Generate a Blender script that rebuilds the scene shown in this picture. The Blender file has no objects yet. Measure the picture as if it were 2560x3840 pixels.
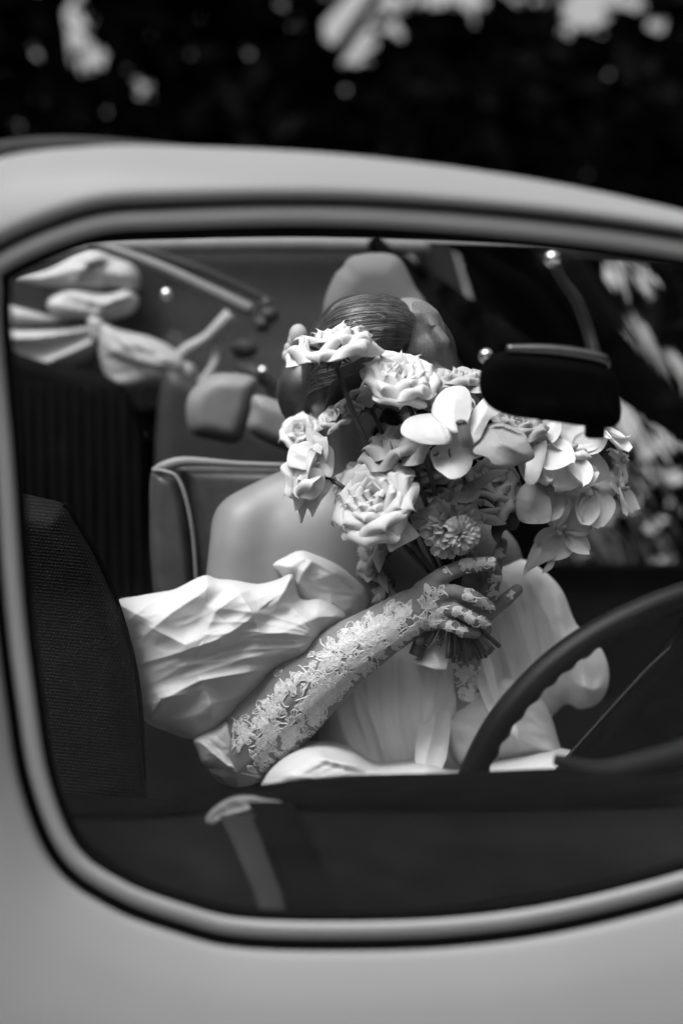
import bpy, bmesh, math, random
import numpy as np
from mathutils import Vector, Matrix, noise
from mathutils.bvhtree import BVHTree
random.seed(7); np.random.seed(7)
S = bpy.context.scene
COL = S.collection
# ------------------------------------------------------------------ camera
PITCH = math.radians(12.0); CZ = 1.25; K = 24/35/2560
cam_d = bpy.data.cameras.new('camera'); cam = bpy.data.objects.new('camera', cam_d); COL.objects.link(cam)
cam.location = (0, 0, CZ); cam.rotation_euler = (math.radians(90)-PITCH, 0, 0)
cam_d.sensor_fit = 'HORIZONTAL'; cam_d.sensor_width = 24; cam_d.lens = 35
cam_d.clip_start = 0.02; cam_d.clip_end = 400
cam_d.dof.use_dof = True; cam_d.dof.focus_distance = 1.345; cam_d.dof.aperture_fstop = 1.15
cam_d.dof.aperture_blades = 0
S.camera = cam
# ------------------------------------------------------------------ world, sun, exposure
SUN_EL, SUN_AZ = math.radians(64), math.radians(-50)     # azimuth: 0 = from behind the camera, negative = from the left
w = bpy.data.worlds.new('World'); S.world = w; w.use_nodes = True
nt = w.node_tree; nt.nodes.clear()
sky = nt.nodes.new('ShaderNodeTexSky'); sky.sky_type = 'NISHITA'; sky.sun_disc = False
sky.sun_elevation = SUN_EL; sky.sun_rotation = math.radians(230); sky.dust_density = 10
bw = nt.nodes.new('ShaderNodeRGBToBW'); bgn = nt.nodes.new('ShaderNodeBackground'); out = nt.nodes.new('ShaderNodeOutputWorld')
nt.links.new(sky.outputs[0], bw.inputs[0]); nt.links.new(bw.outputs[0], bgn.inputs[0]); nt.links.new(bgn.outputs[0], out.inputs[0])
bgn.inputs[1].default_value = 0.15
sd = bpy.data.lights.new('sun', 'SUN'); sd.energy = .7; sd.angle = math.radians(30); sd.color = (1, 1, 1)
sun = bpy.data.objects.new('sun', sd); COL.objects.link(sun)
sv = Vector((math.sin(SUN_AZ)*math.cos(SUN_EL), -math.cos(SUN_AZ)*math.cos(SUN_EL), math.sin(SUN_EL)))
sun.rotation_euler = sv.to_track_quat('Z', 'Y').to_euler(); sun.location = sv*20
S.view_settings.view_transform = 'Standard'; S.view_settings.look = 'None'; S.view_settings.gamma = 1
S.view_settings.exposure = 0.95
S.render.engine = 'CYCLES'; S.cycles.use_denoising = True; S.cycles.max_bounces = 8; S.cycles.transparent_max_bounces = 16
# ------------------------------------------------------------------ helpers
cp, sp = math.cos(PITCH), math.sin(PITCH)
XC = Vector((1, 0, 0)); YC = Vector((0, sp, cp)); ZC = Vector((0, -cp, sp))      # right, up, toward viewer
def Q(px, py, Y):
    "point of the vertical plane y = Y seen at this place of the photograph"
    if 1.62 < Y < 2.06: Y = 1.62+(Y-1.62)*1.9
    u = (px-1280)*K; v = (1920-py)*K
    t = Y/(cp+v*sp)
    return Vector((u*t, Y, CZ+(v*cp-sp)*t))
def QA(px, py, Y):
    u = (px-1280)*K; v = (1920-py)*K; t = Y/(cp+v*sp)
    return np.stack([u*t, Y+0*t, CZ+(v*cp-sp)*t], -1)
def D(r, u, t): return (XC*r+YC*u+ZC*t).normalized()
def PX(Y): return K*Y        # metres per photograph pixel

MATS = {}
def mat(name, v, rough=.5, spec=.3, trans=0, noise_amt=.12, nscale=30, bump=0, bscale=200, coat=0, metal=0, wave=None, rv=0):
    if name in MATS: return MATS[name]
    m = bpy.data.materials.new(name); m.use_nodes = True; t = m.node_tree; b = t.nodes['Principled BSDF']
    tc = t.nodes.new('ShaderNodeTexCoord')
    n = t.nodes.new('ShaderNodeTexNoise'); n.inputs['Scale'].default_value = nscale; n.inputs['Detail'].default_value = 5
    t.links.new(tc.outputs['Object'], n.inputs['Vector'])
    r = t.nodes.new('ShaderNodeMapRange'); r.inputs['From Min'].default_value = .3; r.inputs['From Max'].default_value = .7
    r.inputs['To Min'].default_value = v*(1-noise_amt); r.inputs['To Max'].default_value = min(.9, v*(1+noise_amt))
    t.links.new(n.outputs[0], r.inputs['Value']); t.links.new(r.outputs[0], b.inputs['Base Color'])
    b.inputs['Roughness'].default_value = rough; b.inputs['Specular IOR Level'].default_value = spec
    b.inputs['Metallic'].default_value = metal; b.inputs['Coat Weight'].default_value = coat; b.inputs['Coat Roughness'].default_value = .08
    if rv:
        r2 = t.nodes.new('ShaderNodeMapRange'); r2.inputs['To Min'].default_value = max(.02, rough-rv); r2.inputs['To Max'].default_value = rough+rv
        t.links.new(n.outputs[0], r2.inputs['Value']); t.links.new(r2.outputs[0], b.inputs['Roughness'])
    if bump:
        if wave:
            n2 = t.nodes.new('ShaderNodeTexWave'); n2.inputs['Scale'].default_value = wave; n2.inputs['Distortion'].default_value = 4; n2.inputs['Detail'].default_value = 3
        else:
            n2 = t.nodes.new('ShaderNodeTexNoise'); n2.inputs['Scale'].default_value = bscale; n2.inputs['Detail'].default_value = 4
        t.links.new(tc.outputs['Object'], n2.inputs['Vector'])
        bp = t.nodes.new('ShaderNodeBump'); bp.inputs['Strength'].default_value = bump; bp.inputs['Distance'].default_value = .002
        t.links.new(n2.outputs['Fac' if wave is None else 'Fac'], bp.inputs['Height']); t.links.new(bp.outputs[0], b.inputs['Normal'])
    if trans:
        o = t.nodes['Material Output']; tr = t.nodes.new('ShaderNodeBsdfTranslucent'); mx = t.nodes.new('ShaderNodeMixShader')
        t.links.new(r.outputs[0], tr.inputs[0]); mx.inputs[0].default_value = trans
        t.links.new(b.outputs[0], mx.inputs[1]); t.links.new(tr.outputs[0], mx.inputs[2]); t.links.new(mx.outputs[0], o.inputs[0])
    MATS[name] = m; return m
def glass(name, haze, refl=1.0, tint=1.0):  # first amount: flat grey mixed in as haze over the view through the pane
    m = bpy.data.materials.new(name); m.use_nodes = True; t = m.node_tree; t.nodes.clear()
    o = t.nodes.new('ShaderNodeOutputMaterial'); tr = t.nodes.new('ShaderNodeBsdfTransparent'); gl = t.nodes.new('ShaderNodeBsdfGlossy')
    tr.inputs[0].default_value = (tint, tint, tint, 1)
    gl.inputs['Roughness'].default_value = .02; gl.inputs[0].default_value = (refl, refl, refl, 1)
    fr = t.nodes.new('ShaderNodeFresnel'); fr.inputs[0].default_value = 1.5
    m1 = t.nodes.new('ShaderNodeMixShader'); t.links.new(fr.outputs[0], m1.inputs[0]); t.links.new(tr.outputs[0], m1.inputs[1]); t.links.new(gl.outputs[0], m1.inputs[2])
    df = t.nodes.new('ShaderNodeBsdfDiffuse'); df.inputs[0].default_value = (.5, .5, .5, 1)
    nz = t.nodes.new('ShaderNodeTexNoise'); nz.inputs['Scale'].default_value = 3
    mr = t.nodes.new('ShaderNodeMapRange'); mr.inputs['To Min'].default_value = haze*.6; mr.inputs['To Max'].default_value = haze*1.4
    t.links.new(nz.outputs[0], mr.inputs['Value'])
    m2 = t.nodes.new('ShaderNodeMixShader'); t.links.new(mr.outputs[0], m2.inputs[0])
    t.links.new(m1.outputs[0], m2.inputs[1]); t.links.new(df.outputs[0], m2.inputs[2]); t.links.new(m2.outputs[0], o.inputs[0])
    return m
def mk(name, verts, faces, m, parent=None, smooth=True, mods=()):
    me = bpy.data.meshes.new(name); me.from_pydata([tuple(v) for v in verts], [], [tuple(f) for f in faces]); me.update()
    if smooth: me.shade_smooth()
    return link(name, me, m, parent)
def link(name, me, m, parent=None):
    if m and not me.materials: me.materials.append(m)
    o = bpy.data.objects.new(name, me); COL.objects.link(o)
    if parent is not None:
        o.parent = parent; o.matrix_parent_inverse = parent.matrix_world.inverted()
    return o
def thing(name, label, cat, loc=(0, 0, 0), group=None):
    o = bpy.data.objects.new(name, None); COL.objects.link(o); o.location = loc; o.empty_display_size = .05
    o.matrix_world = Matrix.Translation(loc)
    o['label'] = label; o['category'] = cat
    if group: o['group'] = group
    return o
def child_empty(name, parent):
    o = bpy.data.objects.new(name, None); COL.objects.link(o); o.parent = parent
    o.matrix_parent_inverse = parent.matrix_world.inverted(); return o
def catmull(P, n, closed=True):
    P = [np.array(p, float) for p in P]; out = []; N = len(P)
    segs = N if closed else N-1
    for i in range(segs):
        g = (lambda j: P[j % N]) if closed else (lambda j: P[min(max(j, 0), N-1)])
        a, b, c, d = g(i-1), g(i), g(i+1), g(i+2)
        for k in range(n):
            t = k/n
            out.append(.5*((2*b)+(-a+c)*t+(2*a-5*b+4*c-d)*t*t+(-a+3*b-3*c+d)*t**3))
    if not closed: out.append(P[-1])
    return np.array(out)
def tube(pts, rad, seg=10, caps=True):
    "verts, faces of a tapered tube; rad is a number or a list"
    pts = [Vector(p) for p in pts]; n = len(pts); V = []; F = []
    if not hasattr(rad, '__len__'): rad = [rad]*n
    prev = None
    for i, p in enumerate(pts):
        t = (pts[min(i+1, n-1)]-pts[max(i-1, 0)]).normalized()
        if prev is None:
            a = Vector((0, 0, 1)) if abs(t.z) < .9 else Vector((1, 0, 0)); nrm = t.cross(a).normalized()
        else:
            nrm = (prev-t*prev.dot(t)).normalized()
        prev = nrm; bn = t.cross(nrm)
        for k in range(seg):
            an = 2*math.pi*k/seg; V.append(p+(nrm*math.cos(an)+bn*math.sin(an))*rad[i])
    for i in range(n-1):
        for k in range(seg):
            a = i*seg+k; b = i*seg+(k+1) % seg; F.append((a, b, b+seg, a+seg))
    if caps:
        F.append(tuple(range(seg-1, -1, -1))); F.append(tuple(range((n-1)*seg, n*seg)))
    return V, F
def smooth_tube(pts, rad, n=6, seg=12):
    c = catmull([tuple(p) for p in pts], n, False)
    if hasattr(rad, '__len__'): r = catmull([(x,) for x in rad], n, False)[:, 0]
    else: r = rad
    return tube(c, r, seg)
class MB:
    def __init__(s): s.v = []; s.f = []
    def add(s, V, F):
        o = len(s.v); s.v += [tuple(x) for x in V]; s.f += [tuple(i+o for i in f) for f in F]; return s
    def ball(s, c, r, n=12, m=None):
        V = []; F = []; r = Vector(r) if hasattr(r, '__len__') else Vector((r, r, r))
        for i in range(n+1):
            th = math.pi*i/n
            for k in range(2*n):
                ph = math.pi*k/n; q = Vector((math.sin(th)*math.cos(ph)*r.x, math.sin(th)*math.sin(ph)*r.y, math.cos(th)*r.z))
                if m is not None: q = m @ q
                V.append(Vector(c)+q)
        for i in range(n):
            for k in range(2*n):
                a = i*2*n+k; b = i*2*n+(k+1) % (2*n); F.append((a, a+2*n, b+2*n, b))
        return s.add(V, F)
    def capsule(s, a, b, ra, rb, n=8):
        a = Vector(a); b = Vector(b); L = 8; V, F = tube([a+(b-a)*i/L for i in range(L+1)], [ra+(rb-ra)*i/L for i in range(L+1)], 16)
        s.add(V, F); s.ball(a, ra*.999, n); s.ball(b, rb*.999, n); return s
    def chain(s, pts, rad):
        for i in range(len(pts)-1): s.capsule(pts[i], pts[i+1], rad[i], rad[i+1])
        return s
    def box(s, a, b):
        (x0, y0, z0), (x1, y1, z1) = a, b
        V = [(x, y, z) for z in (z0, z1) for y in (y0, y1) for x in (x0, x1)]
        return s.add(V, [(0, 2, 3, 1), (4, 5, 7, 6), (0, 1, 5, 4), (2, 6, 7, 3), (0, 4, 6, 2), (1, 3, 7, 5)])
    def build(s, name, m, parent=None, smooth=True): return mk(name, s.v, s.f, m, parent, smooth)
    def remesh(s, voxel, sm=4, deform=None):
        me = bpy.data.meshes.new('tmp'); me.from_pydata(s.v, [], s.f)
        o = bpy.data.objects.new('tmp', me); COL.objects.link(o)
        r = o.modifiers.new('r', 'REMESH'); r.mode = 'VOXEL'; r.voxel_size = voxel; r.use_smooth_shade = True
        q = o.modifiers.new('s', 'SMOOTH'); q.iterations = sm; q.factor = .6
        dg = bpy.context.evaluated_depsgraph_get(); e = o.evaluated_get(dg); nm = bpy.data.meshes.new_from_object(e)
        bpy.data.objects.remove(o); nm.shade_smooth(); return nm
# ---- inflated outline: a closed solid whose silhouette is the polygon, with folds
def poly_sdf(X, Yp, P):
    d = np.full(X.shape, 1e9); cx = np.zeros_like(X); cy = np.zeros_like(X); ins = np.zeros(X.shape, bool)
    n = len(P)
    for i in range(n):
        x0, y0 = P[i]; x1, y1 = P[(i+1) % n]; dx, dy = x1-x0, y1-y0; L = dx*dx+dy*dy+1e-9
        t = np.clip(((X-x0)*dx+(Yp-y0)*dy)/L, 0, 1); qx = x0+t*dx; qy = y0+t*dy; dd = np.hypot(X-qx, Yp-qy)
        m = dd < d; d = np.where(m, dd, d); cx = np.where(m, qx, cx); cy = np.where(m, qy, cy)
        c = ((y0 > Yp) != (y1 > Yp)) & (X < (x1-x0)*(Yp-y0)/((y1-y0) if y1 != y0 else 1e-9)+x0); ins ^= c
    return d, cx, cy, ins
def fold_h(X, Yp, pts, amp, wl, wr):
    best = np.full(X.shape, 1e9); side = np.zeros(X.shape); tt = np.zeros(X.shape); n = len(pts)-1
    for i in range(n):
        x0, y0 = pts[i]; x1, y1 = pts[i+1]; dx, dy = x1-x0, y1-y0; L = dx*dx+dy*dy
        t = np.clip(((X-x0)*dx+(Yp-y0)*dy)/L, 0, 1); dd = np.hypot(X-x0-t*dx, Yp-y0-t*dy)
        m = dd < best; best = np.where(m, dd, best); side = np.where(m, np.sign((X-x0)*dy-(Yp-y0)*dx), side); tt = np.where(m, (i+t)/n, tt)
    w_ = np.where(side > 0, wr, wl); s_ = np.clip(1-best/w_, 0, 1)
    return amp*(s_**1.7)*(.25+.75*np.sin(np.pi*np.clip(tt*.9+.05, 0, 1)))
def ridged(X, Yp, sc, ang, st, seed, oct=3):
    ca, sa = math.cos(ang), math.sin(ang); U = (X*ca+Yp*sa)/(sc*st); V = (-X*sa+Yp*ca)/sc
    R = np.zeros(X.shape); f = R.ravel(); Uf, Vf = U.ravel(), V.ravel()
    for i in range(len(f)):
        a = 1; h = 0; fu = 1
        for o in range(oct):
            h += a*(1-abs(noise.noise((Uf[i]*fu, Vf[i]*fu, seed+o*7.3)))*2.2); a *= .45; fu *= 2.1
        f[i] = h
    return f.reshape(X.shape)-.6
def inflate(name, P, Y, thick, R, m, parent, res=8, folds=(), rid=None, base=None, smooth_edge=True, back=1.0, cat=4, poly=False, flat=False):
    """P: outline px; Y: number; thick: half depth (m); R: rounding distance px"""
    if 1.62 < Y < 2.06: Y = 1.62+(Y-1.62)*1.9
    P = np.array(P, float) if poly else catmull(P, cat)
    x0, y0 = P.min(0)-res; x1, y1 = P.max(0)+res
    xs = np.arange(x0, x1+res, res); ys = np.arange(y0, y1+res, res); X, Yp = np.meshgrid(xs, ys)
    d, cx, cy, ins = poly_sdf(X, Yp, P)
    near = (~ins) & (d < res*1.45)
    X2 = np.where(near, cx, X); Y2 = np.where(near, cy, Yp); d = np.where(ins, d, 0)
    s_ = np.clip(d/R, 0, 1); prof = np.sqrt(np.clip(1-(1-s_)**2, 0, 1))
    H = thick*prof; fh = np.zeros_like(H)
    for (pts, amp, wl, wr) in folds: fh += fold_h(X2, Y2, pts, amp, wl, wr)
    if rid is not None:
        sc, ang, st, amp, seed = rid; fh += amp*ridged(X2, Y2, sc, ang, st, seed)
    edge = np.clip(d/(R*.25), 0, 1)
    Yb = Y+(base(X2, Y2) if base else 0)
    yf = Yb-H-fh*edge; yb = Yb+(H*back if not flat else .0015-H-fh*edge)
    if flat: yb = yf+.0014
    idx = -np.ones(X.shape, int); V = []; ok = ins | near
    # only cells having at least one inside corner
    cell = (ok[:-1, :-1] & ok[1:, :-1] & ok[:-1, 1:] & ok[1:, 1:]) & (ins[:-1, :-1] | ins[1:, :-1] | ins[:-1, 1:] | ins[1:, 1:])
    used = np.zeros(X.shape, bool)
    used[:-1, :-1] |= cell; used[1:, :-1] |= cell; used[:-1, 1:] |= cell; used[1:, 1:] |= cell
    idx[used] = np.arange(used.sum()); A = QA(X2[used], Y2[used], yf[used]); n = len(A)
    B = QA(X2[used], Y2[used], yf[used])  # keep the same outline seen from the front
    B[:, 1] = yb[used]; Bq = QA(X2[used], Y2[used], yb[used]); w_ = .75; B = Bq*w_+B*(1-w_)
    F = []
    ii, jj = np.nonzero(cell)
    for i, j in zip(ii, jj):
        a, b, c, e = idx[i, j], idx[i, j+1], idx[i+1, j+1], idx[i+1, j]
        F.append((a, e, c, b)); F.append((a+n, b+n, c+n, e+n))
    # side walls along the border of the cell set
    from collections import defaultdict
    ed = defaultdict(int)
    for f in F[::2]:
        for k in range(4): ed[(f[k], f[(k+1) % 4])] += 1
    for (a, b) in list(ed):
        if (b, a) not in ed: F.append((b, a, a+n, b+n))
    me = bpy.data.meshes.new(name); me.from_pydata(np.vstack([A, B]).tolist(), [], F); me.update()
    bm = bmesh.new(); bm.from_mesh(me); bmesh.ops.remove_doubles(bm, verts=bm.verts, dist=2e-5); bmesh.ops.recalc_face_normals(bm, faces=bm.faces); bm.to_mesh(me); bm.free()
    me.shade_smooth()
    if flat: me.set_sharp_from_angle(angle=math.radians(45))
    return link(name, me, m, parent)
# ------------------------------------------------------------------ materials
PAINT = mat('car_paint', .185, .6, .15, coat=.08, noise_amt=.03, nscale=4)
RUBBER = mat('black_rubber', .003, .8, .08)
TRIM = mat('grey_seal', .18, .45, .4, noise_amt=.08, nscale=8)
CANVAS = mat('roof_canvas', .02, .75, .2, bump=.4, bscale=900)
CHROME = mat('chrome', .6, .18, .5, metal=1, noise_amt=.1, rv=.08)
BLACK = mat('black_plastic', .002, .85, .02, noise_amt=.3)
VINYL = mat('dark_vinyl', .002, .9, .01, bump=.3, bscale=500)
GREYV = mat('grey_vinyl', .03, .5, .3, bump=.3, bscale=400)
PALEV = mat('pale_vinyl', .16, .5, .3, bump=.25, bscale=400)
SILL = mat('sill_paint', .006, .9, .02, noise_amt=.9, nscale=3.2)
LEATH = mat('seat_leather', .05, .45, .35, bump=.35, bscale=350, noise_amt=.2)
WEAVE = mat('woven_fabric', .004, .5, .2, bump=.6, bscale=1500, noise_amt=.4, nscale=90)
WEAVEB = mat('woven_fabric_base', .002, .7, .1)
CLOTH = mat('ivory_satin', .62, .55, .3, trans=.28, noise_amt=.05, nscale=6, bump=.2, bscale=60)
CLOTH2 = mat('ivory_satin_skirt', .62, .5, .3, trans=.12, noise_amt=.06, nscale=6, bump=.15, bscale=60)
SKIN = mat('skin', .15, .42, .4, noise_amt=.08, nscale=20, bump=.08, bscale=500)
SHEER = mat('sheer_glove', .2, .6, .25, noise_amt=.12, nscale=60, bump=.25, bscale=900)
LACE = mat('lace_thread', .66, .7, .2, noise_amt=.15, nscale=200, bump=.4, bscale=1500)
HAIR = mat('hair', .025, .36, .5, noise_amt=.5, nscale=40, bump=.15, bscale=300)
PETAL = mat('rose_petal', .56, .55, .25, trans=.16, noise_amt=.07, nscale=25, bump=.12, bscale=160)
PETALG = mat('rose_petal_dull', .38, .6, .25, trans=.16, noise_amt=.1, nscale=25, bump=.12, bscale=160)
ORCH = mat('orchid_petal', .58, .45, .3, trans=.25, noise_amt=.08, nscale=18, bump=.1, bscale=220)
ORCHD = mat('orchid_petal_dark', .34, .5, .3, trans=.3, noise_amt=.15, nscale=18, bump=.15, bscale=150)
CARN = mat('carnation_petal', .42, .7, .2, trans=.3, noise_amt=.15, nscale=60)
STEM = mat('stem', .035, .45, .4, noise_amt=.3, nscale=60)
CUT = mat('cut_stem_end', .25, .7, .2)
LEAF = mat('leaf', .05, .45, .4, trans=.2, noise_amt=.3)
BARK = mat('bark', .006, .9, .1, noise_amt=.4, nscale=6, bump=.8, bscale=20)
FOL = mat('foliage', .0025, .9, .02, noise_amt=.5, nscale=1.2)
STREAK = mat('bright_streak', .8, .5, .3, trans=.3, noise_amt=.2, nscale=4)
GROUND = mat('gravel', .26, .95, .1, noise_amt=.4, nscale=6, bump=.8, bscale=60)
VEIL = mat('veil_tulle', .2, .8, .1, trans=.35, noise_amt=.05, nscale=8)
PLEAT = mat('black_wool', .004, .9, .05)
BUG = mat('insect_black', .01, .3, .6)
# ================================================================== SETTING
g = mk('ground', [(-150, -150, 0), (150, -150, 0), (150, 150, 0), (-150, 150, 0)], [(0, 1, 2, 3)], GROUND); g['kind'] = 'structure'

# holes in the far foliage (photograph places, radii): gaps between twigs where the sky shows
rnd = random.Random(3)
HOLES = []
def holes(cx, cy, rx, ry, n, r0, r1):
    for _ in range(n):
        a = rnd.uniform(0, 6.28); q = math.sqrt(rnd.random()); HOLES.append((cx+math.cos(a)*rx*q, cy+math.sin(a)*ry*q, rnd.uniform(r0, r1)))
holes(270, 50, 30, 80, 9, 6, 12); holes(280, 180, 45, 70, 12, 8, 16); holes(370, 210, 30, 25, 4, 8, 14); holes(520, 330, 40, 30, 4, 3, 6); holes(160, 210, 50, 30, 3, 4, 7)
holes(1290, 60, 120, 90, 60, 8, 22); holes(1350, 205, 60, 40, 16, 10, 22); holes(1205, 225, 25, 20, 3, 12, 18); holes(1310, 345, 15, 12, 2, 10, 15); holes(1400, 285, 25, 20, 2, 8, 12); holes(1490, 110, 40, 30, 5, 8, 14)
holes(1680, -5, 300, 22, 60, 8, 22); holes(1940, 35, 25, 25, 3, 10, 16); holes(1780, 80, 20, 20, 2, 7, 10)
holes(2240, 10, 200, 30, 50, 8, 28); holes(2110, 60, 50, 80, 12, 14, 24); holes(2210, 80, 60, 40, 10, 14, 26); holes(2370, 110, 30, 25, 3, 10, 15); holes(2450, 90, 40, 40, 5, 12, 22); holes(2385, 195, 10, 10, 1, 8, 10)
holes(2056, 648, 4, 4, 2, 13, 17); holes(160, 485, 10, 8, 1, 10, 12)
HA = np.array(HOLES)*np.array([1, 1, .8])
def pxof(p):
    r = p[1]*cp-(p[2]-CZ)*sp; return 1280+p[0]/r/K, 1920-(p[1]*sp+(p[2]-CZ)*cp)/r/K
def leafquad(V, F, p, s, rr):
    "a folded leaf of size s"
    n = Vector((rr.gauss(0, 1), rr.gauss(0, 1)-.6, rr.gauss(0, 1))).normalized()
    a = n.orthogonal().normalized(); a = (Matrix.Rotation(rr.uniform(0, 6.28), 3, n) @ a); b = n.cross(a)
    o = len(V); p = Vector(p)
    V += [p-a*s, p+b*s*.45+n*s*.12, p+a*s, p-b*s*.45+n*s*.12]; F += [(o, o+1, o+2), (o, o+2, o+3)]
def crown(name, parent, cx, cy, cz, rx, ry, rz, nbig, nsmall, seed, view=True, m=FOL):
    rr = random.Random(seed); V = []; F = []
    def put(s, n):
        c = 0; tr = 0
        while c < n and tr < n*6:
            tr += 1
            th = rr.uniform(0, 6.28); z = rr.uniform(-1, 1); q = rr.uniform(.55, 1)**.5; w2 = math.sqrt(1-z*z)
            wob = 1+.18*math.sin(3*th+seed)+.12*math.sin(7*z+seed*2)
            p = (cx+rx*q*w2*math.cos(th)*wob, cy+ry*q*w2*math.sin(th)*wob, cz+rz*q*z*wob)
            if view:
                x, y = pxof(p); rs = s*.8/(p[1]*K)
                if -300 < x < 2900 and (np.hypot(HA[:, 0]-x, HA[:, 1]-y) < HA[:, 2]+rs*.7).any(): continue
            leafquad(V, F, p, s*rr.uniform(.7, 1.3), rr); c += 1
    put(.22, nbig); put(.07, nsmall)
    return mk(name, V, F, m, parent, False)
def tree(x, y, h, rx, rz, label, seed, nb=3600, ns=4500):
    t = thing('broadleaf_tree', label, 'tree', (x, y, 0), 'dark trees behind the car')
    V, F = tube([(x, y, 0), (x+.1, y, h*.3), (x-.05, y+.1, h*.6), (x+.1, y, h*.9)], [.28, .2, .14, .04], 10)
    mb = MB().add(V, F)
    for i in range(5):
        a = i*1.3+seed; V, F = tube([(x, y, h*(.3+.1*i)), (x+math.cos(a)*rx*.4, y+math.sin(a)*rx*.4, h*(.42+.1*i)), (x+math.cos(a)*rx*.75, y+math.sin(a)*rx*.7, h*(.5+.1*i))], [.1, .06, .02], 6); mb.add(V, F)
    mb.build('trunk', BARK, t)
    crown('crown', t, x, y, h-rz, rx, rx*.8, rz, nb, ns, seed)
TR = [(-6.2, 12.5, 7.5, 2.6, 3.6, 'dark leafy tree at the far left behind the car roof'),
      (-3.1, 11.6, 7.2, 2.5, 3.5, 'dark tree with a ragged bright gap, behind the left end of the car roof'),
      (-.3, 12.4, 7.4, 2.4, 3.6, 'dark tree behind the middle of the roof, cluster of sky gaps on its right'),
      (2.3, 11.8, 5.8, 2.3, 2.9, 'lower dark tree under the strip of bright sky on the right'),
      (4.9, 12.6, 6.0, 2.5, 3.0, 'dark tree on the far right below the brightest patch of sky'),
      (7.6, 12.2, 7.0, 2.6, 3.4, 'dark tree standing at the right edge beyond the windscreen')]
for i, a in enumerate(TR): tree(*a, seed=i+1)
# dense undergrowth and wood all around
V = []; F = []; rr = random.Random(11)
for i in range(36000):
    a = rr.uniform(-math.pi, math.pi); r = rr.uniform(13.2, 15.5); hmax = 4.6+1.2*math.sin(3*a)+.7*math.sin(7*a)
    hmax = hmax if abs(a) < 1.0 else hmax+4.5; z = rr.uniform(0, 1)*hmax; p = (r*math.sin(a), r*math.cos(a), z)  # raised outside the view to stop bright sky reflecting in the pane
    if abs(a) < .7:
        x, y = pxof(p)
        if y < 20+60*noise.noise((x*.004, 0, 3)) and x > 1000: continue
        if (np.hypot(HA[:, 0]-x, HA[:, 1]-y) < HA[:, 2]+16).any(): continue
        s = .24
    else: s = .42 if abs(a) > 1.0 else .3
    leafquad(V, F, p, s*rr.uniform(.7, 1.3), rr)
wd = mk('woodland', V, F, FOL, None, False); wd['kind'] = 'stuff'; wd['label'] = 'dense dark wood all around the car, raised out of view to keep sky out of the glass'; wd['category'] = 'woodland'

V = []; F = []; rr = random.Random(31)
for i in range(9000):
    x = rr.uniform(-4.5, 7); yy = rr.uniform(3.3, 4.1); hh = 1.18+.12*math.sin(x*2.1)+.08*math.sin(x*5.3)
    leafquad(V, F, (x, yy, rr.uniform(0, hh)), .085*rr.uniform(.6, 1.4), rr)
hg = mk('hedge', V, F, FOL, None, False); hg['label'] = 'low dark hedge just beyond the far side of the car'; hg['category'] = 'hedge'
# ================================================================== CAR
car = thing('vintage_car', 'light painted small vintage car with its rounded side window, seen from outside', 'car', (0, 1.3, 0))
def yf(py): return .845+.07*(3500-py)/2700
C = [(0, 988), (327, 849), (653, 818), (1280, 808), (1960, 856), (2560, 935), (3100, 1050), (3500, 1300), (3650, 1800), (3600, 2500), (3300, 2950), (2900, 3180), (2560, 3305),
     (2100, 3420), (1700, 3475), (1280, 3490), (900, 3478), (680, 3425), (455, 3340), (264, 3200), (150, 2930), (95, 2610), (52, 2246), (12, 1700), (-25, 1300), (-30, 1100)]
O = [(-40, 617), (327, 562), (653, 560), (1280, 591), (1960, 678), (2560, 803), (3100, 950), (3800, 1200), (4300, 1800), (4400, 2500), (4300, 3400), (3700, 4500), (2560, 5200),
     (2100, 5200), (1700, 5200), (1280, 5200), (900, 5200), (680, 5200), (100, 5200), (-500, 5000), (-900, 4300), (-1000, 2700), (-1000, 2246), (-1000, 1700), (-900, 1200), (-500, 830)]
N1 = 12; Cc = catmull(C, N1); Oc = catmull(O, N1); NN = len(Cc)
tg = np.roll(Cc, -1, 0)-np.roll(Cc, 1, 0); tg /= np.linalg.norm(tg, axis=1)[:, None]; nr = np.stack([tg[:, 1], -tg[:, 0]], 1)   # outward
topness = np.clip((1400-Cc[:, 1])/400, 0, 1)*(np.abs(nr[:, 1]) > .3)
def ringmesh(name, prof, m, parent):
    "prof: list of functions i -> (px, py, Y)"
    V = []; F = []
    for p in prof:
        for i in range(NN): V.append(Q(*p(i)))
    for r in range(len(prof)-1):
        for i in range(NN):
            a = r*NN+i; b = r*NN+(i+1) % NN; F.append((a, b, b+NN, a+NN))
    return mk(name, V, F, m, parent)
gap = 44*topness+54*(1-topness)
def off(i, d): return Cc[i]+nr[i]*d
def bodyp(s):
    def f(i):
        e = off(i, 34+gap[i]); q = e*(1-s)+Oc[i]*s; t = topness[i]
        y = yf(q[1]) if t > .5 else yf(e[1]*(1-s)+q[1]*s)
        y = max(.78, y)
        lo = -.030*math.sin(math.pi*min(1, s*2.2))-.02*math.sin(math.pi*min(1, max(0, s-.25)*4)); hi = -.003*math.sin(math.pi*s)+.012*s**5+.03*s+.010*max(0, 1-s*14)
        return q[0], q[1], y-.012+lo*(1-t)+hi*t
    return f
prof = [lambda i: (*off(i, 48+gap[i]), yf(off(i, 0)[1])+.025)]+[bodyp(s) for s in (0, .015, .04, .08, .13, .2, .3, .42, .55, .7, .82, .92, .97, 1)]
def roofback(i):
    q = Oc[i]; p = bodyp(1)(i); return (p[0], p[1]+(60 if topness[i] > .5 else 0), p[2]+.05)
prof.append(roofback)
bd = ringmesh('body_side', prof, PAINT, car)
sm = bd.modifiers.new('thick', 'SOLIDIFY'); sm.thickness = .003; sm.offset = 1
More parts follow.
